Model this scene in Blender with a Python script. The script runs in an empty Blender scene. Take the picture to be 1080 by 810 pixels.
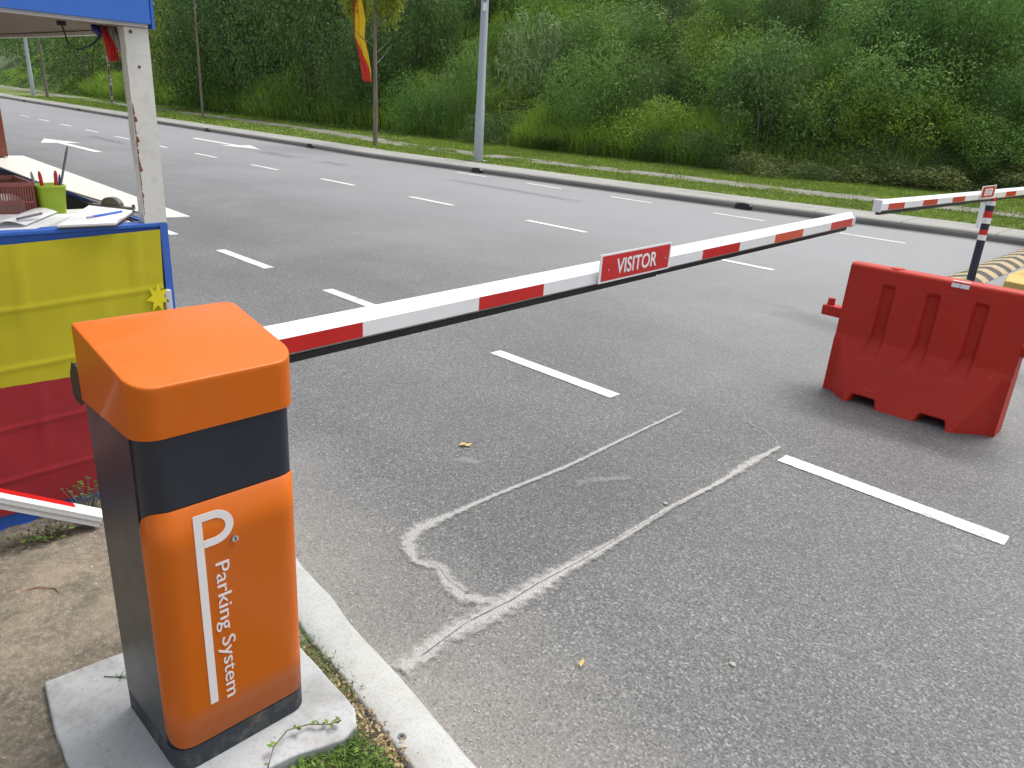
import bpy, bmesh, math, random
import numpy as np
from mathutils import Vector, Matrix

# ------------------------------------------------------------------ camera, sky, sun, exposure
# world axes: X runs along the road, Y across it (metres), Z up; road surface z = 0
scene = bpy.context.scene
C = scene.collection
F = Vector((-0.639, 0.685, -0.350)).normalized()
XR = Vector((0.714, 0.697, 0.062)); XR = (XR - F * XR.dot(F)).normalized()
UP = XR.cross(F)
cam_d = bpy.data.cameras.new('camera'); cam = bpy.data.objects.new('camera', cam_d); C.objects.link(cam)
cam.matrix_world = Matrix(((XR.x, UP.x, -F.x, 0), (XR.y, UP.y, -F.y, 0), (XR.z, UP.z, -F.z, 1.7), (0, 0, 0, 1)))
cam_d.sensor_width = 36; cam_d.lens = 790 / 1080 * 36
cam_d.clip_start = 0.05; cam_d.clip_end = 2000
scene.camera = cam

SUN_EL, SUN_AZ = 62, math.atan2(0.12, 0.99)      # azimuth clockwise from +Y
world = bpy.data.worlds.new('World'); scene.world = world; world.use_nodes = True
nt = world.node_tree; nt.nodes.clear()
sky = nt.nodes.new('ShaderNodeTexSky'); sky.sky_type = 'NISHITA'; sky.sun_disc = False
sky.sun_elevation = math.radians(SUN_EL); sky.sun_rotation = SUN_AZ
sky.air_density = 1.0; sky.dust_density = 4.0; sky.ozone_density = 1.0
hs = nt.nodes.new('ShaderNodeHueSaturation'); hs.inputs['Saturation'].default_value = 0.32
nt.links.new(sky.outputs[0], hs.inputs['Color'])
tc = nt.nodes.new('ShaderNodeTexCoord'); nz = nt.nodes.new('ShaderNodeTexNoise')
nz.inputs['Scale'].default_value = 2.2; nz.inputs['Detail'].default_value = 5
nt.links.new(tc.outputs['Generated'], nz.inputs['Vector'])
cr = nt.nodes.new('ShaderNodeValToRGB'); cr.color_ramp.elements[0].position = 0.38; cr.color_ramp.elements[1].position = 0.66
cr.color_ramp.elements[0].color = (0.85, 0.85, 0.86, 1); cr.color_ramp.elements[1].color = (1.6, 1.6, 1.58, 1)
nt.links.new(nz.outputs['Fac'], cr.inputs['Fac'])
mx = nt.nodes.new('ShaderNodeMix'); mx.data_type = 'RGBA'; mx.blend_type = 'MULTIPLY'; mx.inputs[0].default_value = 1
nt.links.new(hs.outputs[0], mx.inputs[6]); nt.links.new(cr.outputs[0], mx.inputs[7])
bg = nt.nodes.new('ShaderNodeBackground'); bg.inputs['Strength'].default_value = 0.15
wo = nt.nodes.new('ShaderNodeOutputWorld')
nt.links.new(mx.outputs[2], bg.inputs['Color']); nt.links.new(bg.outputs[0], wo.inputs['Surface'])

sd = bpy.data.lights.new('sun', 'SUN'); sd.energy = 1.7; sd.angle = math.radians(30); sd.color = (1, 0.97, 0.92)
sun = bpy.data.objects.new('sun', sd); C.objects.link(sun)
ce = math.cos(math.radians(SUN_EL))
sv = Vector((math.sin(SUN_AZ) * ce, math.cos(SUN_AZ) * ce, math.sin(math.radians(SUN_EL))))
sun.rotation_euler = sv.to_track_quat('Z', 'Y').to_euler()
scene.view_settings.view_transform = 'Standard'; scene.view_settings.look = 'None'
scene.view_settings.exposure = 0.45; scene.view_settings.gamma = 1; scene.view_settings.use_curve_mapping = False

rnd = random.Random(7); rng = np.random.default_rng(7)

# ------------------------------------------------------------------ node helpers and materials
class NT:
    def __init__(s, name):
        s.m = bpy.data.materials.new(name); s.m.use_nodes = True; s.t = s.m.node_tree
        s.b = s.t.nodes['Principled BSDF']; s.out = s.t.nodes['Material Output']; s._o = None
    def n(s, typ, **kw):
        x = s.t.nodes.new(typ)
        for k, v in kw.items(): setattr(x, k, v)
        return x
    def l(s, a, b): s.t.links.new(a, b)
    def obj(s):
        if not s._o: s._o = s.n('ShaderNodeTexCoord').outputs['Object']
        return s._o
    def noise(s, scale, detail=3, rough=0.5, vec=None, stretch=None, dist=0):
        x = s.n('ShaderNodeTexNoise'); x.inputs['Scale'].default_value = scale; x.inputs['Detail'].default_value = detail
        x.inputs['Roughness'].default_value = rough; x.inputs['Distortion'].default_value = dist
        v = vec or s.obj()
        if stretch:
            mp = s.n('ShaderNodeMapping'); mp.inputs['Scale'].default_value = stretch; s.l(v, mp.inputs['Vector']); v = mp.outputs[0]
        s.l(v, x.inputs['Vector']); return x.outputs['Fac']
    def vor(s, scale, feature='F1', out='Distance', vec=None):
        x = s.n('ShaderNodeTexVoronoi', feature=feature); x.inputs['Scale'].default_value = scale
        s.l(vec or s.obj(), x.inputs['Vector']); return x.outputs[out]
    def ramp(s, fac, stops, interp='LINEAR'):
        x = s.n('ShaderNodeValToRGB'); x.color_ramp.interpolation = interp
        e = x.color_ramp.elements
        while len(e) < len(stops): e.new(0.5)
        for q, (p, c) in zip(e, stops):
            q.position = p; q.color = (c, c, c, 1) if isinstance(c, (int, float)) else (*c, 1)
        s.l(fac, x.inputs['Fac']); return x.outputs['Color']
    def mix(s, fac, a, b, blend='MIX'):
        x = s.n('ShaderNodeMix', data_type='RGBA', blend_type=blend)
        for i, v in ((0, fac), (6, a), (7, b)):
            if hasattr(v, 'links') or hasattr(v, 'is_linked'): s.l(v, x.inputs[i])
            elif i == 0: x.inputs[0].default_value = v
            else: x.inputs[i].default_value = (*v, 1)
        return x.outputs[2]
    def math(s, op, a, b=0.0):
        x = s.n('ShaderNodeMath', operation=op)
        for i, v in ((0, a), (1, b)):
            if isinstance(v, (int, float)): x.inputs[i].default_value = v
            else: s.l(v, x.inputs[i])
        return x.outputs[0]
    def bump(s, h, strength=0.3, dist=0.01):
        x = s.n('ShaderNodeBump'); x.inputs['Strength'].default_value = strength; x.inputs['Distance'].default_value = dist
        s.l(h, x.inputs['Height']); s.l(x.outputs[0], s.b.inputs['Normal'])
    def base(s, c):
        if isinstance(c, tuple): s.b.inputs['Base Color'].default_value = (*c, 1)
        else: s.l(c, s.b.inputs['Base Color'])
    def set(s, **kw):
        for k, v in kw.items():
            i = s.b.inputs[k.replace('_', ' ')]
            if hasattr(v, 'is_linked'): s.l(v, i)
            else: i.default_value = v

M = {}
def paint(name, col, rough=0.4, var=0.12, nscale=6, coat=0, bump=0, metallic=0, dirt=0, dirtcol=(0.16, 0.14, 0.11)):
    t = NT(name)
    c = t.mix(t.noise(nscale, 4), tuple(x * (1 - var) for x in col), tuple(min(1, x * (1 + var)) for x in col))
    if dirt: c = t.mix(t.math('MULTIPLY', t.ramp(t.noise(nscale * 2.7, 6, 0.65), [(0.5, 0.0), (0.75, 1.0)]), dirt), c, dirtcol)
    t.base(c); t.set(Roughness=rough, Metallic=metallic)
    t.l(t.math('ADD', t.math('MULTIPLY', t.noise(nscale * 4, 3), 0.15), rough - 0.07), t.b.inputs['Roughness'])
    if coat: t.set(Coat_Weight=coat, Coat_Roughness=0.08)
    if bump: t.bump(t.noise(nscale * 5, 3), bump, 0.004)
    M[name] = t.m; return t.m
def wear(name):
    m = M[name]; nt_ = m.node_tree; b = nt_.nodes['Principled BSDF']; src = b.inputs['Base Color'].links[0].from_socket
    tc_ = nt_.nodes.new('ShaderNodeTexCoord'); mp = nt_.nodes.new('ShaderNodeMapping'); mp.inputs['Scale'].default_value = (9, 9, 1.2); nt_.links.new(tc_.outputs['Object'], mp.inputs['Vector'])
    n1 = nt_.nodes.new('ShaderNodeTexNoise'); n1.inputs['Scale'].default_value = 3; n1.inputs['Detail'].default_value = 8; n1.inputs['Roughness'].default_value = .75; nt_.links.new(mp.outputs[0], n1.inputs['Vector'])
    r_ = nt_.nodes.new('ShaderNodeValToRGB'); r_.color_ramp.elements[0].position = .5; r_.color_ramp.elements[1].position = .8; r_.color_ramp.elements[0].color = (0, 0, 0, 1); r_.color_ramp.elements[1].color = (.22, .22, .22, 1); nt_.links.new(n1.outputs['Fac'], r_.inputs['Fac'])
    mx_ = nt_.nodes.new('ShaderNodeMix'); mx_.data_type = 'RGBA'; nt_.links.new(r_.outputs[0], mx_.inputs[0]); nt_.links.new(src, mx_.inputs[6]); mx_.inputs[7].default_value = (.40, .20, .10, 1); nt_.links.new(mx_.outputs[2], b.inputs['Base Color'])
paint('orange', (0.56, 0.122, 0.007), 0.38, 0.04, 3, coat=0.15); wear('orange'); M['orange'].node_tree.nodes['Principled BSDF'].inputs['Specular IOR Level'].default_value = 0.16
paint('navy', (0.013, 0.018, 0.030), 0.33, 0.1, 3)
paint('side_grey', (0.035, 0.037, 0.037), 0.33, 0.1, 3)
paint('skirt', (0.02, 0.026, 0.034), 0.6, 0.2, 8, dirt=0.5, dirtcol=(0.2, 0.18, 0.15), bump=0.3)
paint('white_arm', (0.82, 0.82, 0.83), 0.35, 0.03, 5, dirt=0.05)
paint('white_text', (0.80, 0.76, 0.76), 0.45, 0.02)
paint('red_tape', (0.56, 0.014, 0.012), 0.3, 0.12, 12)
paint('orange_tape', (0.62, 0.06, 0.01), 0.3, 0.12, 12)
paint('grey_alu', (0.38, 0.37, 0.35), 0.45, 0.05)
paint('rubber', (0.015, 0.015, 0.016), 0.6, 0.2)
paint('chrome', (0.7, 0.7, 0.7), 0.2, 0.02, metallic=1.0)
paint('blue_paint', (0.03, 0.13, 0.52), 0.5, 0.12, 7, dirt=0.3, bump=0.15)
paint('roof_blue', (0.035, 0.16, 0.60), 0.45, 0.06, 4, dirt=0.08)
paint('white_wood', (0.68, 0.67, 0.62), 0.55, 0.06, 9, dirt=0.2, bump=0.15)
paint('shelf_white', (0.62, 0.60, 0.54), 0.5, 0.06, 9, dirt=0.25)
paint('ceiling_brown', (0.22, 0.17, 0.12), 0.8, 0.15, 5)
paint('post_brown', (0.2, 0.05, 0.025), 0.6, 0.2, 12, dirt=0.5)
paint('dark_wood', (0.06, 0.045, 0.035), 0.8, 0.2)
paint('galv', (0.36, 0.39, 0.42), 0.45, 0.06, 3, metallic=0.2)
paint('lime', (0.30, 0.44, 0.02), 0.35, 0.05)
paint('basket', (0.30, 0.09, 0.07), 0.5, 0.08)
paint('paper', (0.8, 0.8, 0.8), 0.8, 0.02)
paint('clip', (0.10, 0.085, 0.07), 0.4, 0.3, metallic=0.4)
paint('pen_blue', (0.03, 0.12, 0.6), 0.3); paint('pen_red', (0.5, 0.02, 0.02), 0.3); paint('pen_grey', (0.12, 0.12, 0.13), 0.4)
paint('black', (0.012, 0.012, 0.014), 0.5); paint('yellow_paint', (0.52, 0.36, 0.09), 0.7, 0.12, 8, dirt=0.6)
paint('hump_black', (0.035, 0.03, 0.028), 0.7, 0.2, 8, dirt=0.4); paint('hump_yellow', (0.42, 0.33, 0.17), 0.7, 0.2, 9, dirt=0.8)
paint('post_navy', (0.012, 0.015, 0.035), 0.4); paint('concrete_dark', (0.16, 0.15, 0.14), 0.9, 0.2)
paint('sign_blue', (0.02, 0.06, 0.35), 0.4); paint('leaf_dry', (0.52, 0.38, 0.14), 0.7, 0.2, 40); foliage_later = [('litter', [(0.12, 0.08, 0.05), (0.28, 0.2, 0.12), (0.42, 0.33, 0.22), (0.2, 0.12, 0.06)])]
paint('stone', (0.4, 0.37, 0.32), 0.9, 0.2, 30)

# barrier plastic
t = NT('barrier_plastic')
c = t.mix(t.noise(2.2, 5, 0.6), (0.38, 0.018, 0.011), (0.52, 0.036, 0.02))
c = t.mix(t.math('MULTIPLY', t.ramp(t.noise(7, 6, 0.7, stretch=(1, 1, 0.4)), [(0.5, 0), (0.8, 1)]), 0.35), c, (0.20, 0.045, 0.03))
c = t.mix(t.math('MULTIPLY', t.ramp(t.noise(60, 4, 0.7, stretch=(0.3, 1, 1)), [(0.62, 0), (0.72, 1)]), 0.3), c, (0.6, 0.22, 0.18))
t.base(c); t.set(Roughness=0.5, Specular_IOR_Level=0.25); t.bump(t.noise(14, 4), 0.12, 0.006); M['barrier_plastic'] = t.m

def cloth(name, col):
    t = NT(name)
    t.base(t.mix(t.noise(5, 4), tuple(x * .85 for x in col), tuple(x * 1.1 for x in col)))
    t.set(Roughness=0.85, Sheen_Weight=0.15)
    t.bump(t.noise(900, 1), 0.15, 0.0006); M[name] = t.m
cloth('flag_yellow', (0.50, 0.44, 0.008)); cloth('flag_red', (0.33, 0.012, 0.02)); cloth('flag_bright', (0.75, 0.66, 0.01))
cloth('flag_orange', (0.8, 0.5, 0.01)); cloth('flag_scarlet', (0.6, 0.03, 0.02)); cloth('cloth_white', (0.55, 0.55, 0.55)); cloth('cloth_blue', (0.02, 0.03, 0.2))

# asphalt
t = NT('asphalt')
P = t.n('ShaderNodeNewGeometry').outputs['Position']; t._o = P
big = t.noise(0.55, 5, 0.6); strk = t.noise(1.0, 5, 0.6, stretch=(0.12, 1.1, 1)); fine = t.noise(120, 2, 0.6); mid = t.noise(28, 4, 0.7)
cell = t.vor(118, out='Color'); sep = t.n('ShaderNodeSeparateColor'); t.l(cell, sep.inputs[0])
c = t.ramp(sep.outputs[0], [(0.0, (0.030, 0.031, 0.033)), (0.35, (0.080, 0.083, 0.087)), (0.7, (0.155, 0.158, 0.16)), (0.93, (0.26, 0.26, 0.255)), (1.0, (0.46, 0.45, 0.43))])
c = t.mix(0.5, c, t.ramp(fine, [(0.36, (0.03, 0.031, 0.033)), (0.52, (0.12, 0.12, 0.118)), (0.68, (0.28, 0.275, 0.26))]))
c = t.mix(0.14, c, t.ramp(mid, [(0.3, (0.08, 0.08, 0.08)), (0.7, (0.2, 0.2, 0.19))]))
c = t.mix(1.0, c, t.ramp(big, [(0.3, 0.76), (0.7, 1.08)]), 'MULTIPLY')
c = t.mix(1.0, c, t.ramp(strk, [(0.32, 0.92), (0.6, 1.04)]), 'MULTIPLY')
sx = t.n('ShaderNodeSeparateXYZ'); t.l(P, sx.inputs[0])
# grazing sheen of the far road is painted in as a paler tone; a dusty strip lies against the near kerb
far_sheen = t.ramp(t.math('MULTIPLY', t.math('ADD', sx.outputs[1], t.math('MULTIPLY', big, 3.0)), 0.08), [(0.45, 0), (0.95, 1)])
c = t.mix(t.math('MULTIPLY', far_sheen, 0.5), c, (0.19, 0.193, 0.20))
edge = t.math('ADD', sx.outputs[1], t.math('MULTIPLY', sx.outputs[0], 0.13))
dust = t.ramp(t.math('ADD', t.math('MULTIPLY', edge, 0.5), t.math('MULTIPLY', t.noise(2.5, 6, 0.7), 0.42)), [(0.62, 1), (1.0, 0)])
c = t.mix(t.math('MULTIPLY', dust, 0.62), c, (0.30, 0.28, 0.245))
spots = t.ramp(t.vor(2.3), [(0.012, 1), (0.03, 0)])
c = t.mix(t.math('MULTIPLY', spots, 0.5), c, (0.04, 0.04, 0.04))
pit = t.ramp(t.noise(75, 2, 0.5), [(0.60, 0), (0.70, 1)])
c = t.mix(t.math('MULTIPLY', pit, 0.55), c, (0.025, 0.026, 0.028))
crk = t.ramp(t.vor(0.55, 'DISTANCE_TO_EDGE', vec=None), [(0.0, 1), (0.006, 0)])
crk = t.math('MULTIPLY', crk, t.ramp(t.noise(0.7, 4, 0.7), [(0.56, 0), (0.62, 1)]))
c = t.mix(t.math('MULTIPLY', crk, 0.35), c, (0.04, 0.04, 0.04))
c = t.mix(t.math('MULTIPLY', far_sheen, 0.5), c, (0.27, 0.275, 0.285))  # painted sheen of the far road again, paler
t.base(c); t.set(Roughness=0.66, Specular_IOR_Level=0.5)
t.bump(t.math('ADD', t.math('MULTIPLY', fine, 0.7), t.math('MULTIPLY', t.vor(118), 0.6)), 0.6, 0.005)
M['asphalt'] = t.m

def ragged(name, col, lo, hi, nscale=40, maxa=1.0, rough=0.6, amp=0.9, grain=False):
    """surface marking whose edges and wear come from noise; UV.y is -1..1 across the stripe"""
    t = NT(name)
    uv = t.n('ShaderNodeUVMap'); s = t.n('ShaderNodeSeparateXYZ'); t.l(uv.outputs[0], s.inputs[0])
    P = t.n('ShaderNodeNewGeometry').outputs['Position']; t._o = P
    d = t.math('ABSOLUTE', s.outputs[1]); d = t.math('MAXIMUM', d, s.outputs[0])
    d = t.math('ADD', d, t.math('MULTIPLY', t.math('SUBTRACT', t.noise(nscale, 5, 0.7), 0.5), amp))
    a = t.math('MULTIPLY', t.ramp(d, [(lo, 1), (hi, 0)]), maxa)
    if grain == 'paint': a = t.math('MULTIPLY', a, t.math('MULTIPLY', t.ramp(t.noise(110, 3, 0.8), [(0.34, 0.15), (0.42, 1)]), t.ramp(t.noise(4, 5, 0.8), [(0.32, 0.55), (0.48, 1)])))
    elif grain: a = t.math('MULTIPLY', a, t.ramp(t.noise(150, 3, 0.7), [(0.35, 0.55), (0.55, 1)]))
    t.base(t.mix(t.noise(130, 3, 0.7), tuple(x * .6 for x in col), tuple(min(1, x * 1.25) for x in col)))
    t.set(Roughness=rough, Alpha=a); M[name] = t.m
ragged('road_paint', (0.78, 0.78, 0.76), 0.86, 1.0, 70, 0.93, amp=0.4, grain='paint')
ragged('grout', (0.40, 0.39, 0.37), 0.25, 0.8, 30, 1.0, amp=1.5, grain=True)
ragged('dark_stain', (0.06, 0.06, 0.062), 0.0, 0.95, 4, 0.22, amp=1.2)
ragged('pale_scuff', (0.42, 0.41, 0.39), 0.0, 0.7, 18, 0.4, amp=2.2, grain=True)
ragged('crack', (0.07, 0.068, 0.065), 0.1, 0.7, 45, 0.7, amp=1.8)

t = NT('kerb_concrete'); P = t.n('ShaderNodeNewGeometry').outputs['Position']; t._o = P
c = t.mix(t.noise(3, 6, 0.65), (0.36, 0.37, 0.365), (0.50, 0.51, 0.505))
c = t.mix(t.math('MULTIPLY', t.ramp(t.noise(9, 6, 0.7), [(0.52, 0), (0.72, 1)]), 0.5), c, (0.30, 0.28, 0.23))
c = t.mix(t.math('MULTIPLY', t.ramp(t.noise(110, 4, 0.75), [(0.5, 0), (0.66, 1)]), 0.45), c, (0.2, 0.19, 0.17))
c = t.mix(t.math('MULTIPLY', t.ramp(t.noise(1.6, 5, 0.7), [(0.45, 0), (0.7, 1)]), 0.35), c, (0.27, 0.26, 0.22))
t.base(c); t.set(Roughness=0.85); t.bump(t.noise(60, 5, 0.6), 0.3, 0.004); M['kerb_concrete'] = t.m
t = NT('far_kerb_concrete'); P = t.n('ShaderNodeNewGeometry').outputs['Position']; t._o = P
c = t.mix(t.noise(1.2, 6, 0.65), (0.23, 0.225, 0.205), (0.34, 0.335, 0.31))
c = t.mix(t.math('MULTIPLY', t.ramp(t.noise(2.5, 6, 0.7, stretch=(0.3, 1, 1)), [(0.5, 0), (0.72, 1)]), 0.6), c, (0.14, 0.135, 0.115))
w = t.n('ShaderNodeTexWave', wave_type='BANDS', bands_direction='X'); w.inputs['Scale'].default_value = 0.21; w.inputs['Distortion'].default_value = 0.0
t.l(P, w.inputs['Vector']); c = t.mix(t.math('MULTIPLY', t.ramp(w.outputs['Fac'], [(0.0, 1), (0.004, 0)]), 0.35), c, (0.06, 0.055, 0.05))
t.base(c); t.set(Roughness=0.9); t.bump(t.noise(20, 4), 0.3, 0.01); M['far_kerb_concrete'] = t.m
t = NT('dark_gutter_kerb_shade'); P = t.n('ShaderNodeNewGeometry').outputs['Position']; t._o = P  # the gutter's own dark tone, also painted on the kerb face as shade
t.base(t.mix(t.noise(2.5, 6, 0.7, stretch=(0.3, 1, 1)), (0.08, 0.08, 0.076), (0.21, 0.205, 0.19))); t.set(Roughness=0.9); M['dark_gutter_kerb_shade'] = t.m
t = NT('pad_concrete'); P = t.n('ShaderNodeNewGeometry').outputs['Position']; t._o = P
c = t.mix(t.noise(4, 6, 0.6), (0.33, 0.345, 0.35), (0.46, 0.47, 0.475))
c = t.mix(t.math('MULTIPLY', t.ramp(t.noise(3.5, 7, 0.7), [(0.46, 0), (0.62, 1)]), 0.6), c, (0.20, 0.195, 0.18))
c = t.mix(t.math('MULTIPLY', t.ramp(t.noise(70, 4, 0.75), [(0.52, 0), (0.64, 1)]), 0.35), c, (0.2, 0.19, 0.17))
c = t.mix(t.math('MULTIPLY', t.ramp(t.vor(22), [(0.07, 1), (0.12, 0)]), 0.4), c, (0.12, 0.11, 0.1))
t.base(c); t.set(Roughness=0.7); t.bump(t.noise(70, 6, 0.7), 0.25, 0.002); M['pad_concrete'] = t.m
t = NT('soil'); P = t.n('ShaderNodeNewGeometry').outputs['Position']; t._o = P
c = t.mix(t.ramp(t.noise(2.8, 6, 0.7, dist=0.6), [(0.35, 0), (0.62, 1)]), (0.085, 0.075, 0.058), (0.23, 0.19, 0.14))
c = t.mix(t.math('MULTIPLY', t.ramp(t.noise(45, 5, 0.75), [(0.45, 0), (0.65, 1)]), 0.75), c, (0.31, 0.265, 0.21))
c = t.mix(t.math('MULTIPLY', t.ramp(t.noise(8, 5, 0.7), [(0.52, 0), (0.68, 1)]), 0.7), c, (0.085, 0.085, 0.055))
c = t.mix(t.math('MULTIPLY', t.ramp(t.vor(60), [(0.10, 1), (0.2, 0)]), 0.5), c, (0.42, 0.38, 0.32))
t.base(c); t.set(Roughness=0.95); t.bump(t.math('ADD', t.noise(30, 6, 0.7), t.math('MULTIPLY', t.noise(140, 3), 0.4)), 0.7, 0.012); M['soil'] = t.m
t = NT('lawn'); P = t.n('ShaderNodeNewGeometry').outputs['Position']; t._o = P
c = t.mix(t.noise(1.3, 6, 0.7), (0.085, 0.135, 0.024), (0.15, 0.20, 0.045))
c = t.mix(t.math('MULTIPLY', t.ramp(t.noise(5, 6, 0.75), [(0.5, 0), (0.7, 1)]), 0.5), c, (0.19, 0.18, 0.08))
t.base(c); t.set(Roughness=0.95); t.bump(t.noise(40, 4, 0.8), 0.8, 0.03); M['lawn'] = t.m
t = NT('path_concrete'); P = t.n('ShaderNodeNewGeometry').outputs['Position']; t._o = P
c = t.mix(t.noise(1.5, 6, 0.7), (0.13, 0.125, 0.11), (0.25, 0.24, 0.22))
c = t.mix(t.ramp(t.noise(0.9, 6, 0.75), [(0.46, 0), (0.62, 1)]), c, (0.11, 0.12, 0.055))
t.base(c); t.set(Roughness=0.95); M['path_concrete'] = t.m
t = NT('hill_soil'); P = t.n('ShaderNodeNewGeometry').outputs['Position']; t._o = P
t.base(t.mix(t.noise(0.8, 6, 0.7), (0.035, 0.06, 0.016), (0.08, 0.12, 0.03))); t.set(Roughness=1.0); M['hill_soil'] = t.m
t = NT('bark'); t.base(t.mix(t.noise(12, 5, stretch=(1, 1, 0.3)), (0.10, 0.08, 0.06), (0.26, 0.23, 0.19))); t.set(Roughness=0.9); M['bark'] = t.m
t = NT('white_bark'); t.base(t.mix(t.ramp(t.noise(5, 5, stretch=(1, 1, 1.5)), [(0.45, 0), (0.6, 1)]), (0.10, 0.09, 0.07), (0.48, 0.46, 0.42))); t.set(Roughness=0.9); M['white_bark'] = t.m

def foliage(name, cols, trans=0.36, patch=0.5):
    """each leaf its own tone (random per island), broad patches by position"""
    t = NT(name)
    g = t.n('ShaderNodeNewGeometry'); oi = t.n('ShaderNodeObjectInfo')
    c = t.ramp(g.outputs['Random Per Island'], [(i / (len(cols) - 1), k) for i, k in enumerate(cols)])
    t._o = g.outputs['Position']
    c = t.mix(1.0, c, t.ramp(t.noise(patch, 4, 0.6), [(0.3, (0.80, 0.88, 0.92)), (0.7, (1.45, 1.36, 1.05))]), 'MULTIPLY')
    c = t.mix(1.0, c, t.ramp(oi.outputs['Random'], [(0, (0.82, 0.88, 0.85)), (1, (1.18, 1.1, 1.05))]), 'MULTIPLY')
    t.base(c); t.set(Roughness=0.6, Specular_IOR_Level=0.25)
    tr = t.n('ShaderNodeBsdfTranslucent'); t.l(c, tr.inputs['Color'])
    ms = t.n('ShaderNodeMixShader'); ms.inputs[0].default_value = trans
    t.l(t.b.outputs[0], ms.inputs[1]); t.l(tr.outputs[0], ms.inputs[2]); t.l(ms.outputs[0], t.out.inputs['Surface'])
    M[name] = t.m
foliage('leaf_dark', [(0.04, 0.09, 0.03), (0.08, 0.15, 0.05), (0.13, 0.21, 0.075)])
foliage('leaf_mid', [(0.07, 0.15, 0.038), (0.115, 0.225, 0.06), (0.175, 0.30, 0.09)])
foliage('leaf_light', [(0.09, 0.165, 0.02), (0.14, 0.25, 0.04), (0.21, 0.32, 0.06)])
foliage('leaf_yellow', [(0.13, 0.17, 0.02), (0.23, 0.28, 0.04), (0.32, 0.35, 0.07)])
foliage('leaf_pale', [(0.08, 0.16, 0.06), (0.15, 0.25, 0.12), (0.26, 0.36, 0.21)])
foliage('leaf_brown', [(0.06, 0.09, 0.03), (0.12, 0.13, 0.05), (0.19, 0.17, 0.09), (0.08, 0.16, 0.035), (0.12, 0.22, 0.05)])
foliage('leaf_cover', [(0.07, 0.145, 0.032), (0.11, 0.215, 0.05), (0.16, 0.28, 0.07), (0.21, 0.34, 0.09)], patch=0.35)
foliage('blade', [(0.11, 0.21, 0.03), (0.18, 0.31, 0.05), (0.27, 0.38, 0.08)], patch=0.4)
foliage('weed', [(0.07, 0.13, 0.03), (0.12, 0.22, 0.05), (0.2, 0.3, 0.08)], patch=8)
foliage('blade_short', [(0.10, 0.165, 0.026), (0.15, 0.235, 0.04), (0.21, 0.28, 0.065)], patch=0.8)

for a_, b_ in foliage_later: foliage(a_, b_, .1, 8)

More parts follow.
